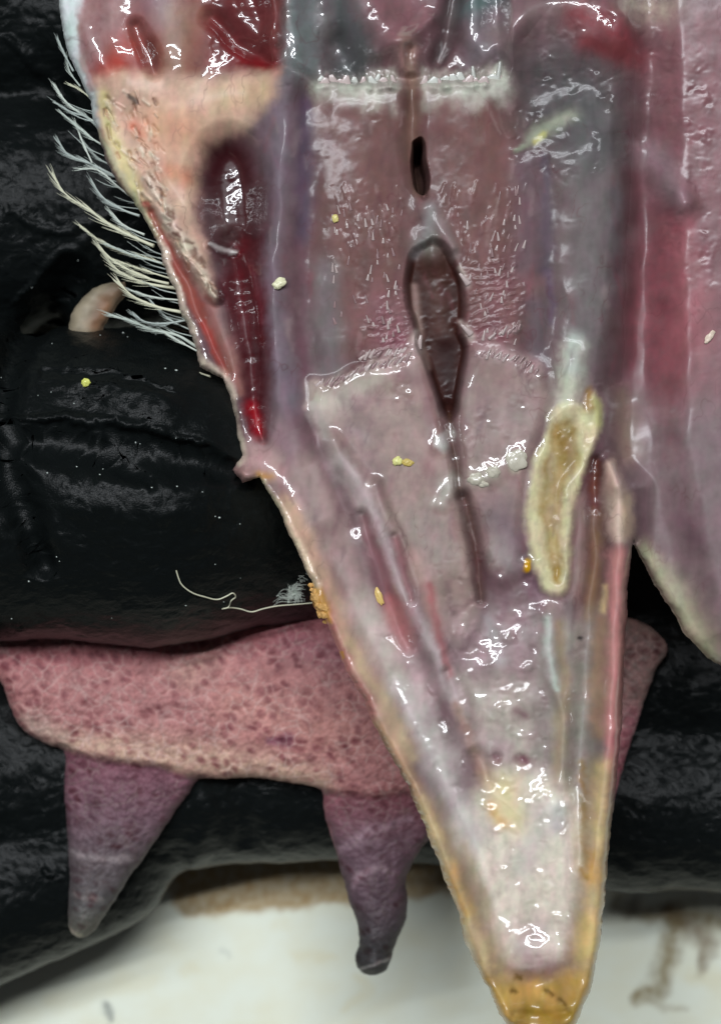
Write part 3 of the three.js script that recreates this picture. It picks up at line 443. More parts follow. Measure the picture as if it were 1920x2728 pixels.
// horn rims
L([[690, 1285, 22], [740, 1380, 32], [800, 1490, 30], [834, 1560, 22]], [234, 224, 200], 0.95, 0.3); L([[760, 1330, 24], [830, 1470, 26], [880, 1600, 24], [920, 1700, 22]], [222, 190, 170], 0.85); L([[850, 1600, 30], [900, 1720, 26], [960, 1840, 22], [1010, 1940, 16]], [206, 138, 134], 0.85, 0, 0.2); L([[930, 1710, 16], [980, 1800, 20], [1040, 1900, 26], [1090, 2010, 26]], [218, 196, 166], 0.75, 0, 0.2); L([[1010, 1930, 22], [1090, 2080, 26], [1150, 2220, 26]], [206, 172, 142], 0.85, 0, 0.2);
L([[1120, 2150, 40], [1190, 2320, 54], [1250, 2480, 60], [1300, 2580, 60], [1350, 2700, 64]], [212, 192, 154], 0.9, 0, 0.2); L([[1200, 2320, 26], [1236, 2420, 26]], [204, 154, 78], 0.6, 0, 0.5); L([[1236, 2250, 16], [1300, 2440, 18]], [188, 176, 150], 0.5); L([[1258, 2550, 12], [1310, 2630, 14], [1340, 2720, 20]], [166, 126, 64], 0.75, 0, 0.3);
L([[1625, 1240, 26], [1640, 1320, 44], [1650, 1420, 42]], [222, 198, 188], 0.95, 0.3); L([[1645, 1480, 40], [1645, 1700, 40], [1634, 1900, 40], [1628, 2040, 30]], [204, 146, 146], 0.95, 0.2); L([[1668, 1330, 20], [1674, 1420, 18]], [228, 206, 180], 0.8); L([[1612, 1560, 10], [1605, 1620, 14]], [226, 206, 160], 0.8); L([[1600, 1650, 20], [1592, 1800, 24], [1590, 1950, 20]], [188, 152, 126], 0.7); L([[1640, 1960, 26], [1640, 2080, 26]], [178, 110, 118], 0.8);
L([[1595, 2040, 32], [1590, 2180, 40], [1580, 2320, 44], [1572, 2460, 40], [1550, 2580, 46], [1510, 2700, 60]], [214, 192, 148], 0.9, 0, 0.2); for (let y = 2030; y < 2330; y += 22) L([[1552 + rr(-5, 5), y, 9], [1558 + rr(-5, 5), y + 14, 9]], [166, 134, 84], rr(0.4, 0.8)); L([[1572, 2270, 20], [1576, 2340, 22]], [206, 152, 76], 0.65, 0, 0.4); L([[1560, 2450, 30], [1555, 2520, 30]], [222, 194, 136], 0.7);
C([[1290, 2600], [1430, 2610], [1570, 2580], [1560, 2700], [1500, 2810], [1370, 2810]], 16, [186, 152, 84], 0.9, 0.2); L([[1360, 2640, 30], [1460, 2650, 26]], [214, 176, 112], 0.8); L([[1400, 2690, 20], [1460, 2700, 22], [1510, 2685, 14]], [166, 134, 62], 0.8); for (const [x, y] of [[1455, 2640], [1486, 2654], [1360, 2630], [1372, 2600]]) B.lineC([[x, y, 9], [x + 12, y + 5, 8]], [120, 92, 40], 0.8);
C(smooth([[832, 1560], [858, 1570], [874, 1610], [880, 1660], [858, 1656], [834, 1630], [824, 1600], [832, 1560]], 3), 5, [206, 160, 84], 0.95, 0.2); L([[905, 1735, 7], [915, 1755, 6]], [212, 160, 72], 0.9, 0.3);
L([[655, 1250, 30], [690, 1210, 40], [740, 1260, 30]], [204, 172, 174], 0.75); L([[690, 1265, 16], [720, 1270, 14]], [212, 160, 96], 0.7); L([[630, 1255, 18], [655, 1272, 18]], [188, 150, 150], 0.9);
// cut side
C([[80, -90], [760, -90], [745, 195], [300, 210], [200, 200]], 14, [152, 86, 84], 1, 0.2); L([[300, -80, 90], [270, 60, 70], [240, 150, 34]], [176, 146, 150], 0.85, 0, 0.3); L([[330, 120, 50], [300, 190, 46]], [190, 86, 78], 0.9, 0, 0.2); L([[420, -60, 60], [440, 40, 50]], [158, 140, 160], 0.8); L([[470, 40, 70], [470, 170, 60]], [170, 138, 122], 0.85, 0, 0.2); L([[400, 110, 24], [410, 180, 20]], [120, 62, 58], 0.8); C([[560, -90], [740, -90], [740, 180], [600, 190], [560, 120]], 20, [116, 56, 60], 0.95, 0.2); L([[620, 150, 26], [720, 180, 24]], [140, 34, 40], 0.9); L([[570, 60, 24], [620, 130, 24]], [138, 44, 48], 0.7);
C([[250, 200], [330, 185], [560, 200], [745, 190], [725, 270], [640, 345], [560, 385], [530, 450], [520, 560], [575, 790], [540, 780], [420, 600], [330, 480], [260, 330]], 14, [222, 190, 174], 1, 0.2); L([[410, 330, 70], [480, 340, 80]], [226, 176, 150], 0.85, 0, 0.2); L([[350, 330, 22], [365, 345, 18]], [226, 142, 122], 0.85); L([[600, 260, 60], [700, 240, 40]], [206, 180, 150], 0.7); L([[450, 445, 30], [490, 470, 30]], [206, 140, 110], 0.7); L([[270, 250, 20], [290, 330, 24], [330, 440, 26], [370, 530, 20]], [212, 202, 152], 0.9); L([[348, 255, 10], [360, 272, 11]], [116, 102, 96], 0.9, 0.3);
C(smooth([[555, 390], [600, 362], [650, 380], [690, 470], [690, 640], [640, 690], [590, 680], [545, 560], [535, 450], [555, 390]], 3), 20, [80, 34, 40], 1); C([[620, 620], [700, 620], [720, 900], [706, 1170], [660, 1150], [620, 900], [585, 760]], 14, [100, 38, 46], 1, 0.15); L([[640, 640, 20], [660, 780, 24], [690, 900, 20]], [122, 32, 42], 0.7); L([[668, 1080, 20], [690, 1150, 18]], [172, 24, 42], 0.9); L([[690, 480, 30], [700, 600, 26]], [116, 84, 92], 0.7); L([[565, 560, 40], [600, 610, 40]], [132, 110, 114], 0.75, 0, 0.7); L([[556, 646, 9], [590, 656, 14], [622, 664, 9]], [206, 204, 206], 0.95, 0.3);
L([[385, 545, 14], [460, 690, 26], [540, 850, 26], [604, 985, 18]], [170, 96, 88], 0.95, 0.2); L([[540, 860, 14], [590, 960, 14]], [180, 66, 62], 0.8); L([[550, 790, 20], [600, 920, 24], [640, 1040, 16]], [176, 126, 120], 0.75);
L([[395, 470, 24], [460, 590, 28], [520, 700, 24], [574, 792, 13]], [230, 216, 204], 0.9, 0.2, 0.4); for (let i = 0; i < 16; i++) { const t = rnd(), x = 400 + t * 150 + rr(-16, 16), y = 480 + t * 260; B.lineC([[x, y, rr(4, 9)], [x + rr(4, 14), y + rr(6, 18), rr(3, 7)]], [132, 100, 92], 0.75); }
L([[420, 640, 16], [462, 750, 20], [505, 890, 20], [530, 960, 22], [600, 1010, 22], [618, 1100, 18], [640, 1200, 20], [640, 1230, 18]], [222, 208, 196], 0.95, 0.2, 0.15); L([[250, 340, 8], [330, 480, 10], [415, 620, 10]], [206, 204, 178], 0.8);
C([[80, -90], [228, -90], [205, 60], [216, 150], [244, 240], [258, 330], [240, 340], [80, 100]], 8, [216, 226, 232], 1);
L([[215, 40, 14], [215, 140, 12], [238, 230, 10]], [164, 128, 128], 0.6);

for (let i = 0; i < 110; i++) { const t = rnd(), x = lerp(330, 560, t * t) + rr(-70, 90) * (1 - t), y = lerp(240, 760, t), a = rr(0.4, 1.4), l = rr(8, 34), w = rr(3, 8), p = [[x, y, w], [x + Math.cos(a) * l, y + Math.sin(a) * l, w * 0.7]], k = rnd(); if (B.at(B.c[1], x, y) < 0.28) continue; B.lineC(p, k < 0.5 ? [238, 226, 212] : k < 0.75 ? [196, 150, 128] : [150, 118, 104], rr(0.3, 0.75)); B.lineH(p, k < 0.5 ? rr(0.05, 0.2) : -rr(0.05, 0.25)); }
for (let i = 0; i < 240; i++) { const x = rr(700, 1660), y = rr(250, 1650), a = rr(1.1, 2.0), l = rr(20, 90), w = rr(5, 16), k = rnd(); B.lineC([[x, y, w], [x + Math.cos(a) * l, y + Math.sin(a) * l, w * 0.6]], k < 0.4 ? [188, 170, 172] : k < 0.7 ? [108, 78, 92] : [150, 96, 106], rr(0.08, 0.26)); }
// --- natural mottling of the tissue
for (let k = 0; k < B.h.length; k++) {
  const x = B.x0 + (k % B.nx) * B.g, y = B.y0 + Math.floor(k / B.nx) * B.g;
  const a = fbm(x / 55, y / 75, 3), b = fbm(x / 15 + 50, y / 18, 2), r = fbm(x / 34 + 9, y / 52 + 70, 3), st = fbm((x + 14 * noise(x / 60, y / 130)) / 30 + 3, y / 120, 2), f = 1 + 0.27 * a + 0.08 * b + 0.15 * st;
  const vein = sm(0.055, 0, Math.abs(fbm(x / 62 + 31, y / 100, 3))) * sm(-0.1, 0.4, fbm(x / 150 + 8, y / 150, 2)) * 0.3, blood = [0.16, 0.045, 0.06];
  for (let c = 0; c < 3; c++) B.c[c][k] += (Math.min(blood[c], B.c[c][k]) - B.c[c][k]) * vein * sm(1900, 1500, y);
    const lum = 0.3 * B.c[0][k] + 0.55 * B.c[1][k] + 0.15 * B.c[2][k], dim = lum ** 0.2; for (let c = 0; c < 3; c++) B.c[c][k] = Math.max(0.004, lum + (B.c[c][k] - lum) * 1.12) * dim;
  B.c[0][k] *= 1.03 * f * (1 + 0.10 * r); B.c[1][k] *= 1.0 * f * (1 - 0.05 * r); B.c[2][k] *= 0.92 * f * (1 + 0.04 * r);
}
// --- wet ripple
const W = (p, f, a) => B.fillW(p, f, a);
W([[940, 740], [1100, 740], [1120, 980], [960, 960]], 20, 0.013); W([[1230, 660], [1410, 660], [1420, 980], [1260, 960]], 20, 0.013); W([[860, 470], [1070, 470], [1070, 720], [880, 720]], 30, 0.009); W([[1150, 560], [1420, 480], [1420, 700], [1220, 720]], 30, 0.009); W([[960, 220], [1080, 220], [1070, 380], [960, 370]], 20, 0.010);
W([[1180, 1500], [1440, 1500], [1440, 2050], [1320, 2250], [1240, 1900]], 30, 0.075); W([[1530, 1700], [1600, 1700], [1590, 2080], [1520, 2100]], 12, 0.04); W([[1090, 1960], [1200, 1960], [1260, 2140], [1200, 2200]], 20, 0.08); W([[990, 1690], [1090, 1710], [1220, 1980], [1110, 1990]], 14, 0.06); W([[1300, 2080], [1500, 2080], [1500, 2220], [1380, 2260], [1310, 2200]], 20, 0.065);
W([[740, -90], [860, -90], [850, 230], [720, 240]], 16, 0.045); W([[880, -90], [1340, -90], [1340, 160], [900, 180]], 20, 0.035); W([[1320, -90], [1780, -90], [1780, 160], [1680, 190], [1330, 130]], 20, 0.035); W([[560, -90], [740, -90], [740, 190], [560, 190]], 16, 0.05); W([[1700, 100], [1900, 160], [1900, 760], [1760, 700]], 40, 0.02);
W([[560, 400], [690, 400], [720, 1160], [640, 1150]], 20, 0.018); W([[1540, 1020], [1660, 1020], [1610, 1380], [1570, 1380]], 14, 0.045); W([[1240, 1330], [1290, 1330], [1300, 1480], [1250, 1480]], 10, 0.05); W([[1000, 1020], [1090, 1020], [1090, 1070], [1000, 1070]], 14, 0.035); W([[1180, 1130], [1440, 1000], [1440, 1100], [1220, 1340]], 30, 0.012);
W([[420, 640], [540, 900], [640, 1240], [600, 1240], [500, 960]], 20, 0.04);
W([[80, -90], [240, -90], [260, 350], [100, 300]], 10, 0.004); W([[1320, 2300], [1530, 2300], [1500, 2600], [1370, 2600]], 30, 0.05); W([[1340, 220], [1660, 180], [1660, 440], [1380, 460]], 40, 0.05); W(cleft, 10, 0.02);
for (let k = 0; k < B.h.length; k++) {
  const x = B.x0 + (k % B.nx) * B.g, y = B.y0 + Math.floor(k / B.nx) * B.g, w = B.w[k];
  B.h[k] += w * (0.25 + 1.5 * sm(-0.1, 0.45, fbm(x / 55 + 20, y / 55, 2))) * lerp(1.9 * noise(x / 30 + 5, y / 24) + 0.9 * noise(x / 15, y / 12 + 30), 1.5 * noise(x / 56 + 5, y / 44) + 0.55 * noise(x / 22, y / 18 + 30), sm(0.022, 0.045, w)) + 0.05 * fbm(x / 110, y / 150, 2) + (0.06 * fbm(x / 95 + 7, y / 120, 2) + 0.006 * fbm(x / 26, y / 32, 2)) * sm(1100, 900, y) * sm(690, 760, x) ;
}
// --- parts
B.l.fill(0);
B.fillL([[80, -90], [745, -90], [745, 200], [700, 420], [690, 700], [715, 1000], [706, 1180], [640, 1180], [80, 1100]], 3);
B.fillL([[80, -90], [228, -90], [216, 150], [300, 185], [560, 200], [745, 190], [725, 270], [560, 385], [520, 560], [580, 795], [540, 780], [400, 545], [380, 545], [440, 690], [530, 950], [600, 1000], [640, 1160], [660, 1230], [600, 1300], [80, 1200]], 2);
B.fillL([[700, 180], [1690, 180], [1690, 1000], [1560, 1060], [1440, 1010], [1330, 945], [1262, 935], [1180, 1120], [1106, 900], [1010, 975], [836, 1022], [800, 1140], [690, 1180]], 8);
B.fillL([[745, -90], [1720, -90], [1700, 150], [1345, 165], [1330, 195], [1125, 195], [1070, 195], [850, 195], [745, 190]], 4);
B.fillL([[1720, -90], [2070, -90], [2070, 1900], [1700, 1900], [1694, 1300], [1660, 1220], [1670, 700], [1690, 400]], 5);
B.lineL([...rimL.map(([x, y, w]) => [x, y, w * 0.85]), [1430, 2720, 60]], 1); B.lineL(rimR.map(([x, y, w]) => [x, y, w * 0.9]), 1); B.fillL([[1290, 2612], [1430, 2622], [1590, 2600], [1590, 2810], [1290, 2810]], 1);
for (let j = 0, k = 0; j < B.ny; j++) for (let i = 0; i < B.nx; i++, k++) { const x = B.x0 + i * B.g, y = B.y0 + j * B.g; if (y > 1300 && y < 2810 && (B.l[k] === 0 || B.l[k] === 2) && x < rimL.reduce((a, p) => Math.abs(p[1] - y) < Math.abs(a[1] - y) ? p : a)[0]) B.l[k] = 1; if (y > 1440 && B.l[k] === 0 && x > rimR.reduce((a, p) => Math.abs(p[1] - y) < Math.abs(a[1] - y) ? p : a)[0]) B.l[k] = 1; }
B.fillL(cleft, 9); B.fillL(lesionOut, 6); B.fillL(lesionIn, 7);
const geo = B.build(outline, { round: 26, wobble: 5.5, wall: 3.5, inset: 46, roundDepth: 1.1 });
const wetTissue = wet(), horn = wet({ roughness: 0.45, clearcoat: 0.7, clearcoatRoughness: 0.16 }), drySkin = wet({ roughness: 0.6, clearcoat: 0.25, clearcoatRoughness: 0.3 }), cheese = wet({ roughness: 0.6, clearcoat: 0.35, clearcoatRoughness: 0.2 });
part('palate', geo.get(0), wetTissue, head, 'wet pale front palate with long folds');
part('back_palate', geo.get(8), wet({ roughness: 0.55, clearcoat: 0.34, clearcoatRoughness: 0.16, specularIntensity: 0.4 }), head, 'damp brownish mauve rear palate with papillae and folds');
part('palate_cleft', geo.get(9), wet({ roughness: 0.6, clearcoat: 0.25, clearcoatRoughness: 0.25, specularIntensity: 0.5 }), head, 'open cleft in the palate, brown floor painted darker to read as deep');
part('beak', geo.get(1), horn, head, 'pale horn rim and amber tip of the upper beak');
part('skin', geo.get(2), drySkin, head, 'cream cut skin edge with fat');
part('muscle', geo.get(3), wet({ clearcoatRoughness: 0.05 }), head, 'dark red cut muscle');
part('throat', geo.get(4), wet({ clearcoatRoughness: 0.05 }), head, 'glossy bluish and pink throat folds');
part('cheek', geo.get(5), wet({ clearcoat: 0.45, clearcoatRoughness: 0.22 }), head, 'opened pink inside of the cheek');
const lesion = part('lesion', geo.get(6), cheese, head, 'raised yellow margin of a caseous sore');
part('lesion_core', geo.get(7), cheese, lesion, 'sunken brown centre of the sore');
const noduleMat = new THREE.MeshPhysicalMaterial({ color: new THREE.Color(...col([196, 190, 172])), roughness: 0.5, clearcoat: 0.6, clearcoatRoughness: 0.1 });
{ // papillae: small backward-pointing cones
  const unit = hair([new THREE.Vector3(0, -0.1, 0.35), new THREE.Vector3(0, 0.05, 0), new THREE.Vector3(0, 0.16, -0.5), new THREE.Vector3(0, 0.2, -1)], 0.3, 0.11, 7, 8);
  const mats = [[192, 194, 186], [186, 168, 164], [150, 122, 122]].map((c) => new THREE.MeshPhysicalMaterial({ color: new THREE.Color(...col(c)), roughness: 0.5, clearcoat: 0.6, clearcoatRoughness: 0.1 }));
  const put = (x, y, len, wide, turn, m) => { const o = part('papilla', unit, mats[m], head); o.position.copy(new THREE.Vector3((x - 960) * U, TABLE + B.at(B.h, x, y) * 1e-3, (y - 1364) * U)); o.rotation.y = turn; o.scale.set(wide * U / 0.3, len * 0.8 * U, len * U); };
  for (let x = 854; x < 1340; x += rr(10, 26)) { if (x > 1058 && x < 1128) continue; put(x, 214 + 7 * noise(x / 40, 3) + rr(-5, 5) - (x > 1300 ? 8 : 0), rr(8, 22), rr(9, 20), rr(-0.5, 0.4), rnd() < 0.6 ? 0 : 1); }
  put(1326, 205, 44, 9, -0.15, 0); put(1262, 208, 34, 9, 0.1, 0);
  for (const [p, n] of rows) for (let i = 0; i < n; i++) { const v = p[Math.min(p.length - 1, Math.round(i / (n - 1) * (p.length - 1)))]; put(v[0] + rr(-4, 4), v[1] + rr(4, 10), rr(10, 20), rr(4, 6.5), rr(-0.9, -0.2), rnd() < 0.5 ? 1 : 2); }
  for (let i = 0; i < 110; i++) { const L = i % 2, x = L ? rr(880, 1070) : rr(1200, 1400), y = rr(510, 930); if (polySdf(x, y, cleft) < 18) continue; put(x, y, rr(7, 17), rr(3, 5), L ? rr(-0.2, 0.4) : rr(-0.4, 0.2), rnd() < 0.5 ? 1 : 2); }
  for (const [x, y, t] of [[1240, 750, 0.7], [1246, 884, 0.8], [1116, 918, -0.2]]) put(x, y, 26, 10, t, 1);
}
for (const [x, y, rx, ry] of [[1376, 1226, 26, 30], [1312, 1258, 20, 16], [1266, 1276, 22, 16], [1286, 1290, 14, 10]]) { // pale cheesy lumps left of the sore
  const g = new THREE.IcosahedronGeometry(1, 4), p = g.attributes.position; for (let q = 0; q < p.count; q++) { const k = 1 + 0.3 * noise(p.getX(q) * 1.5 + x, p.getZ(q) * 1.5 + p.getY(q)); p.setXYZ(q, p.getX(q) * k * rx * U, p.getY(q) * k * 8 * U, p.getZ(q) * k * ry * U); } g.computeVertexNormals();
  const o = part('nodule', g, noduleMat, head); o.position.set((x - 960) * U, TABLE + (B.at(B.h, x, y) - 0.06) * 1e-3, (y - 1364) * U);
}
{ // flaky orange crust at the beak edge
  const out = []; for (let i = 0; i < 26; i++) { const t = rnd(), x = 832 + t * 38 + rr(-8, 8), y = 1565 + t * 88 + rr(-10, 10), r = rr(5, 12) * U, g = new THREE.IcosahedronGeometry(r, 1), p = g.attributes.position; for (let q = 0; q < p.count; q++) { const k = 1 + 0.5 * noise(p.getX(q) / r * 1.6 + i * 3, p.getZ(q) / r * 1.6 + p.getY(q) / r); p.setXYZ(q, p.getX(q) * k * 1.2, p.getY(q) * k * 0.7, p.getZ(q) * k); } g.computeVertexNormals(); const v = place(x, y, B.at(B.h, x, y) - 0.05); g.translate(v.x, v.y, v.z); out.push(g); }
  part('crust', mergeGeometries(out), new THREE.MeshStandardMaterial({ color: new THREE.Color(...col([204, 158, 92])), roughness: 0.7 }), head, 'flaky orange crust on the beak edge');
}
// underside: the skull side of the upper jaw, rounded below
{
  const p = [], idx = [], step = 14, X0 = 120, Y0 = -80, nx = 140, ny = 206, id = new Map();
  const inside = (x, y) => -polySdf(x, y, outline) - 34;
  for (let j = 0; j < ny; j++) for (let i = 0; i < nx; i++) { const x = X0 + i * step, y = Y0 + j * step, d = inside(x, y); if (d > 0) { id.set(j * nx + i, p.length / 3); p.push((x - 960) * U, TABLE - 0.0045 - 0.0075 * (1 - Math.exp(-d / 160)) * (1 - 0.35 * sm(1500, 2700, y)), (y - 1364) * U); } }
  for (let j = 0; j + 1 < ny; j++) for (let i = 0; i + 1 < nx; i++) { const a = id.get(j * nx + i), b = id.get(j * nx + i + 1), c = id.get((j + 1) * nx + i), d = id.get((j + 1) * nx + i + 1); if (a !== undefined && b !== undefined && c !== undefined && d !== undefined) idx.push(a, b, c, b, d, c); }
  const g = new THREE.BufferGeometry(); g.setAttribute('position', new THREE.Float32BufferAttribute(p, 3)); g.setIndex(idx); g.computeVertexNormals();
  part('underside', g, new THREE.MeshStandardMaterial({ color: 0x9a7468, roughness: 0.7 }), head);
}

// ---------------------------------------------------------------- comb
{
  const K = 1.055, comb = smooth([[-70, 1600], [-60, 1700], [-30, 1780], [8, 1832], [30, 1905], [62, 1952], [112, 1984], [163, 2004], [163, 2080], [168, 2200], [177, 2300], [178, 2400], [176, 2480], [190, 2506], [215, 2510], [246, 2492], [272, 2450], [332, 2360], [402, 2260], [462, 2170], [500, 2120], [528, 2082], [600, 2080], [700, 2078], [780, 2092], [852, 2110], [862, 2160], [880, 2240], [905, 2320], [926, 2400], [949, 2470], [956, 2530], [946, 2560], [955, 2594], [985, 2612], [1020, 2604], [1042, 2572], [1050, 2540], [1076, 2480], [1087, 2420], [1085, 2350], [1106, 2300], [1142, 2250], [1200, 2220], [1330, 2290], [1500, 2280], [1630, 2160], [1656, 2080], [1692, 1960], [1722, 1870], [1758, 1780], [1786, 1738], [1760, 1690], [1650, 1640], [1400, 1600], [1000, 1530], [500, 1560], [0, 1580], [-70, 1600]], 3);
  const D = new Body(-90, 1480, 1830, 2660, 3.6);
  D.base([170, 116, 114]); D.h.fill(-12.6);
  const ptL = [[150, 1990], [300, 2030], [420, 2040], [540, 2076], [480, 2200], [280, 2530], [150, 2530]], ptR = [[845, 2104], [960, 2120], [1080, 2110], [1200, 2190], [1110, 2320], [1100, 2500], [1040, 2640], [930, 2640], [900, 2350]];
  D.lineH(smooth([[-60, 1800, 130], [200, 1850, 170], [600, 1900, 190], [1000, 1960, 180], [1300, 2000, 160]]), 1.6);
  D.fillH(ptL, 16, -0.7); D.fillH(ptR, 18, -0.7); D.lineH([[330, 2060, 120], [220, 2440, 40]], 0.9); D.lineH(smooth([[990, 2160, 110], [1000, 2380, 70], [990, 2570, 40]]), 0.9); D.lineH([[955, 2545, 14], [1045, 2548, 14]], -0.3);
  D.lineH(smooth([[1010, 1540, 60], [1090, 1750, 60]]), -0.4);
  D.lineC(smooth([[150, 1980, 40], [400, 2010, 60], [620, 2040, 60], [850, 2080, 46]]), [206, 178, 152], 0.8, 0, 0.5); D.lineC([[80, 1930, 46], [150, 1970, 40]], [190, 164, 150], 0.8, 0, 0.3); D.lineC([[500, 1790, 50], [560, 1740, 50]], [184, 154, 136], 0.6, 0, 0.5); D.lineC(smooth([[620, 1880, 80], [900, 1960, 90]]), [200, 146, 132], 0.5, 0, 0.4); D.lineC(smooth([[780, 1700, 60], [900, 1740, 60]]), [160, 104, 116], 0.6);
  D.lineC(smooth([[40, 1740, 50], [300, 1740, 40], [650, 1700, 50], [850, 1650, 60]]), [150, 74, 84], 0.55);  // dark red band: the thumb's shadow painted onto the comb
  D.lineC([[720, 1972, 18], [770, 1968, 26]], [122, 66, 86], 0.85, 0.1); D.fillC([[1640, 1640], [1830, 1640], [1830, 1960], [1690, 1960], [1640, 1900]], 30, [120, 104, 98], 0.9, 0.5); D.lineC([[1640, 2180, 60], [1690, 1920, 40]], [170, 104, 116], 0.8);
  const q = (poly, list) => D.each(poly, 20, (k, x, y) => { const a = sm(14, -14, polySdf(x, y, poly)); if (a <= 0) return; let i = 0; while (i + 2 < list.length && y > list[i + 1][0]) i++; const t = clamp((y - list[i][0]) / (list[i + 1][0] - list[i][0]), 0, 1), u = col(list[i][1]), v = col(list[i + 1][1]); D.mix(k, u.map((c, m) => c + (v[m] - c) * t), a); });
  q(ptL, [[2000, [126, 78, 90]], [2180, [110, 82, 92]], [2280, [94, 82, 86]], [2420, [86, 84, 84]], [2500, [102, 102, 90]]]); q(ptR, [[2110, [138, 84, 92]], [2250, [108, 82, 92]], [2400, [88, 70, 78]], [2500, [66, 62, 64]], [2600, [50, 52, 52]]]);
  D.lineC(smooth([[900, 2270, 12], [980, 2220, 16], [1090, 2185, 12]]), [168, 140, 152], 0.6, 0, 0.4); D.lineC(smooth([[940, 2360, 8], [1010, 2310, 12], [1030, 2320, 8]]), [160, 134, 144], 0.6); D.lineC(smooth([[960, 2590, 5], [990, 2575, 6], [1040, 2560, 5]]), [150, 148, 144], 0.7); D.lineC([[190, 2280, 12], [340, 2290, 12]], [158, 146, 146], 0.6, 0, 0.5); D.lineC([[200, 2390, 10], [260, 2405, 10]], [150, 144, 140], 0.6, 0, 0.4); D.lineC([[182, 2485, 10], [205, 2500, 10]], [190, 180, 158], 0.6);
  const deep = col([120, 48, 60]), pale = col([222, 192, 184]);
  for (let k = 0; k < D.h.length; k++) {
    const x = D.x0 + (k % D.nx) * D.g, y = D.y0 + Math.floor(k / D.nx) * D.g, X = x * 0.86 + y * 0.5 + 14 * fbm(x / 50, y / 50, 2), Y = y * 0.86 - x * 0.5 + 14 * fbm(x / 50 + 30, y / 50, 2), [a, b, id] = worley(X / 38, Y / 27), spot = sm(0.5, 0.12, a) * (id > 0.25 ? 0.5 + id * 0.6 : 0.15) * sm(-0.5, 0.25, fbm(x / 120, y / 90 + 4, 2)), net = sm(0.2, 0.0, b - a) * sm(-0.35, 0.2, fbm(x / 90 + 60, y / 70, 3)), tip = sm(2060, 2250, y), tint = D.c[0][k] / 0.55;
    for (let c = 0; c < 3; c++) { let v = D.c[c][k]; v += (deep[c] * tint - v) * spot * 0.74; v += (pale[c] * tint * (0.75 + 0.25 * (1 - tip)) - v) * net * 0.4; D.c[c][k] = v * (1 + 0.34 * fbm(x / 45, y / 38, 3) + 0.3 * fbm(x / 9, y / 9, 3)); }
    D.h[k] += 0.08 * sm(0.6, 0.1, a) - 0.05 * spot + 0.11 * fbm(x / 14, y / 12, 3) + 0.2 * fbm(x / 80, y / 80, 2);
    D.l[k] = polySdf(x, y, ptL) < 0 ? 1 : polySdf(x, y, ptR) < 0 ? 2 : 0;
  }
  const cg = D.build(comb, { round: 46, wobble: 3.5, wall: 2.2, inset: 40, scale: K, roundDepth: 1.5 }), flesh = new THREE.MeshPhysicalMaterial({ vertexColors: true, roughness: 0.62, specularIntensity: 0.6, sheen: 0.3, sheenRoughness: 0.6, sheenColor: new THREE.Color(0.5, 0.4, 0.4) });
  const c = part('comb', cg.get(0), flesh, head, 'pink fleshy comb with dark red speckles');
  part('comb_point', cg.get(1), flesh, c, 'straight purple comb point with a grey tip'); part('comb_point', cg.get(2), flesh, c, 'bent purple comb point with a blackish tip');
}

// ---------------------------------------------------------------- feathers and hairs
const V = (x, y, h) => place(x, y, h);
const featherMats = [[206, 214, 204], [190, 200, 190], [214, 214, 188], [176, 186, 180]].map((c) => new THREE.MeshStandardMaterial({ color: new THREE.Color(...col(c)), roughness: 0.6 }));
function feather(list, w, m = 0, barbs = 26) {        // from tip to root, plan units
  const h0 = rr(-3.6, -2.4), n = list.length, pts = list.map(([x, y], i) => V(x, y, h0 - 0.9 * (1 - i / (n - 1)))).reverse(), curve = new THREE.CatmullRomCurve3(pts), out = [hair(pts, w * 1.25 * U, w * 0.3 * U, 16, 5)];
  for (let i = 0; i < barbs; i++) {
    const t = 0.2 + 0.78 * (i / barbs) + rr(-0.02, 0.02), c = curve.getPoint(clamp(t, 0, 1)), d = curve.getTangent(clamp(t, 0, 1)), s = i % 2 ? 1 : -1, len = rr(24, 66) * U * w / 3 * (1 - 0.5 * t), side = new THREE.Vector3(-d.z, rr(-0.3, 0.3), d.x).multiplyScalar(s * rr(0.04, 0.17));
    const e = c.clone().addScaledVector(d, len).addScaledVector(side, len), q = c.clone().addScaledVector(d, len * 0.5).addScaledVector(side, len * 0.7); out.push(hair([c, q, e], w * 0.26 * U, 0.25 * U, 3, 3));
  }
  part('feather', mergeGeometries(out), featherMats[m], head);
}
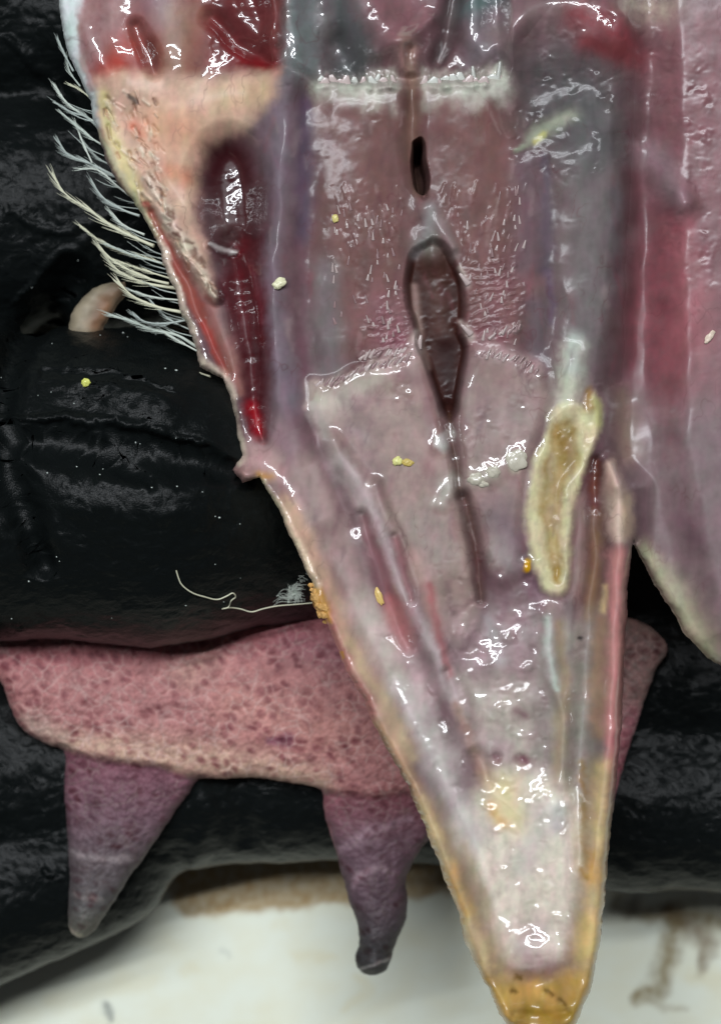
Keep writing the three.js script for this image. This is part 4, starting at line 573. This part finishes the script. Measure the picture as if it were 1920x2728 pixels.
const F = [
  [[[143, 225], [182, 277], [242, 318], [262, 330]], 3], [[[143, 271], [195, 300], [230, 312], [266, 345]], 2.6], [[[162, 299], [208, 338], [250, 372], [285, 392]], 3], [[[200, 325], [222, 382], [246, 434]], 2.2], [[[225, 380], [260, 420], [300, 442]], 2.4], [[[156, 377], [182, 411], [243, 437], [312, 472]], 3.6], [[[212, 450], [262, 454], [318, 500], [345, 520]], 3],
  [[[139, 461], [173, 515], [243, 563], [303, 606], [386, 645], [410, 655]], 4.6, 2], [[[243, 481], [277, 528], [330, 560], [372, 575]], 3.4], [[[290, 560], [330, 600], [385, 625]], 2.8], [[[210, 598], [260, 637], [329, 671], [420, 697], [440, 706]], 3.2, 2], [[[264, 658], [310, 700], [390, 740], [450, 756]], 3.6], [[[264, 656], [312, 718], [381, 752], [470, 768]], 4.2], [[[281, 650], [346, 676], [433, 702]], 2.8], [[[300, 690], [372, 716], [455, 742]], 2.4],
  [[[314, 750], [360, 793], [424, 819], [486, 832]], 4.2], [[[340, 770], [400, 790], [480, 800]], 2.4], [[[290, 838], [346, 854], [411, 880], [472, 893], [524, 924]], 4.2, 1], [[[355, 836], [390, 858], [440, 862], [500, 852]], 2.8], [[[400, 800], [450, 850], [510, 880]], 2.2], [[[511, 979], [530, 992], [560, 1003]], 2.4], [[[154, 104], [170, 140], [196, 190]], 2.4], [[[178, 150], [186, 190], [214, 230]], 2], [[[185, 225], [215, 240], [240, 260]], 2], [[[430, 880], [470, 905], [525, 935]], 2.4],
];
for (const [p, w, m] of F) feather(p, w, m ?? Math.floor(rnd() * 4), 64);
for (let i = 0; i < 26; i++) { const t = rnd(), y = 250 + t * 660, x = leftSkin.reduce((a, p) => Math.abs(p[1] - y) < Math.abs(a[1] - y) ? p : a)[0] + 14, l = rr(40, 120), a = rr(0.1, 0.7); feather([[x - l, y - l * a], [x - l * 0.5, y - l * a * 0.35], [x, y]], rr(1.2, 1.9), 3, 8); }

// ---------------------------------------------------------------- small loose things
function crumb(name, label, cat, px, py, h, rx, ry, rgb, turn = 0, group) {
  const g = new THREE.IcosahedronGeometry(1, 3), p = g.attributes.position, s = rr(0, 50);
  for (let i = 0; i < p.count; i++) { const x = p.getX(i), y = p.getY(i), z = p.getZ(i), k = 1 + 0.28 * noise(x * 1.7 + s, z * 1.7 + y) + 0.1 * noise(x * 5 + s, y * 5 + z * 3); p.setXYZ(i, x * k * rx * U, y * k * Math.min(rx, ry) * 0.6 * U, z * k * ry * U); }
  g.computeVertexNormals();
  const m = new THREE.Mesh(g, new THREE.MeshPhysicalMaterial({ color: new THREE.Color(...col(rgb)), roughness: 0.55, clearcoat: 0.4, clearcoatRoughness: 0.2 }));
  m.position.copy(place(px, py, h)); m.rotation.y = turn; return thing(m, name, label, cat, group);
}
const top = (x, y) => B.at(B.h, x, y);
const at = (x, y, dh = 0.12) => { let h = top(x, y) + dh; return h; };
crumb('food_crumb', 'pale yellow oval crumb on the mauve fold beside the dark red muscle', 'crumb', 745, 754, at(745, 754, 0.25), 20, 13, [232, 230, 190], 0.5);
crumb('food_crumb', 'tiny yellow crumb high on the palate between the folds', 'crumb', 893, 582, at(893, 582), 9, 11, [222, 208, 130], 0.2);
crumb('food_crumb', 'bright yellow crumb with a tan tail on the front palate plate', 'crumb', 1058, 1228, at(1058, 1228), 13, 12, [232, 230, 150], 0.4);
crumb('food_crumb', 'flat tan crumb touching the bright yellow one on the palate', 'crumb', 1084, 1232, at(1084, 1232, 0.05), 16, 10, [206, 182, 98], -0.2);
crumb('food_crumb', 'long ochre crumb lying in the reddened left groove', 'crumb', 1010, 1590, at(1010, 1590), 9, 24, [220, 188, 110], 0.35);
crumb('food_crumb', 'cream rice-shaped crumb on the pink cheek', 'crumb', 1888, 898, at(1888, 898), 20, 8, [226, 206, 186], 0.9);
crumb('food_crumb', 'angular yellow crumb on the black glove', 'crumb', 229, 1019, handTop(229, 1019) + 0.1, 12, 12, [216, 220, 110], 0.3);
{ // beige scrap of skin on the glove
  const pts = smooth([[350, 778, 16], [300, 800, 34], [255, 850, 44], [235, 900, 40], [232, 935, 20]]), D = new Body(160, 720, 420, 980, 5);
  D.base([214, 198, 168]); D.lineC([[300, 820, 20], [270, 880, 22]], [206, 150, 110], 0.9); D.lineC([[360, 780, 30], [310, 800, 20]], [176, 120, 80], 0.6); const hh = handTop(250, 880); D.h.fill(hh + 0.35); D.lineH(pts, 0.3); for (let k = 0; k < D.h.length; k++) { const f = 1 + 0.5 * fbm((k % D.nx) / 9, Math.floor(k / D.nx) / 9, 3); for (let c = 0; c < 3; c++) D.c[c][k] *= 0.4 * f; D.h[k] += 0.35 * fbm((k % D.nx) / 12, Math.floor(k / D.nx) / 12, 2); }
  const left = [], right = []; pts.forEach((p, i) => { const a = pts[Math.max(0, i - 1)], b = pts[Math.min(pts.length - 1, i + 1)], m = Math.hypot(b[0] - a[0], b[1] - a[1]), nx = -(b[1] - a[1]) / m, ny = (b[0] - a[0]) / m; left.push([p[0] + nx * p[2], p[1] + ny * p[2]]); right.unshift([p[0] - nx * p[2], p[1] - ny * p[2]]); });
  const g = D.build([...left, ...right], { round: 24, wobble: 5, wall: 1.2, inset: 16, scale: 1.06, roundDepth: 0.8 }).get(0);
  thing(new THREE.Mesh(g, new THREE.MeshStandardMaterial({ vertexColors: true, roughness: 0.6 })), 'skin_scrap', 'curved beige scrap of skin on the black glove beside the feathers', 'skin scrap');
}
{ // thread
  const pl = [[470, 1520], [476, 1540], [484, 1557], [512, 1579], [545, 1590], [580, 1597], [604, 1588], [620, 1580], [628, 1590], [616, 1600], [608, 1618], [592, 1622], [612, 1619], [640, 1622], [670, 1630], [700, 1622], [740, 1614], [790, 1610], [832, 1606]];
  const pts = pl.map(([x, y]) => place(x, y, Math.max(handTop(x, y), -6) + 0.08 + rr(0, 0.12)));
  thing(new THREE.Mesh(hair(pts, 2.2 * U, 1.8 * U, 90, 5), featherMats[2]), 'thread', 'thin pale kinked thread lying across the glove to the beak edge', 'thread');
}
{ // down feather
  const out = [], base = [772, 1606], h = handTop(772, 1590) + 0.7, q = (x, y, d = 0) => place(x, y, h + d);
  out.push(hair([q(768, 1606), q(774, 1550, 0.3), q(780, 1490, 0.4)], 2.2 * U, 0.8 * U, 12, 5));
  for (let i = 0; i < 90; i++) { const t = rnd(), x = 768 + 12 * t, y = 1606 - 116 * t, s = rnd() < 0.5 ? -1 : 1, l = rr(18, 62) * (s > 0 ? 0.75 : 1), a = rr(-0.3, 1.1); out.push(hair([q(x, y), q(x + s * l * 0.5, y - l * 0.2 * a - 3, rr(0, 0.5)), q(x + s * l, y - l * 0.5 * a + rr(-6, 14), rr(-0.1, 0.7))], 1.2 * U, 0.5 * U, 5, 3)); }
  for (let i = 0; i < 70; i++) { const a = rr(0, 6.3), l = rr(10, 32); out.push(hair([q(785, 1580), q(785 + Math.cos(a) * l * 0.5, 1580 + Math.sin(a) * l * 0.5, 0.4), q(785 + Math.cos(a + 0.4) * l, 1580 + Math.sin(a + 0.4) * l, rr(0, 0.7))], 1.4 * U, 0.5 * U, 4, 3)); }
  thing(new THREE.Mesh(mergeGeometries(out), featherMats[0]), 'down_feather', 'small fluffy white down feather caught between glove and beak', 'feather');
}
{ // dust and lint on the glove
  const out = [];
  for (let i = 0; i < 55; i++) { const x = rr(0, 700), y = rr(620, 1700); if (polySdf(x, y, outline) < 20) continue; const h = handTop(x, y); if (h < -16) continue; const r = (rnd() < 0.12 ? rr(2.5, 5) : rr(1, 2.4)) * U, g = new THREE.IcosahedronGeometry(r, 0), v = place(x, y, h); g.scale(rr(0.7, 1.8), 0.6, rr(0.7, 1.5)); g.translate(v.x, v.y + r * 0.3, v.z); out.push(g); }
  const m = new THREE.Mesh(mergeGeometries(out), featherMats[3]); thing(m, 'dust', 'pale dust specks scattered over the black glove', 'dust'); m.userData.kind = 'stuff';
}
renderer.render(scene, camera);
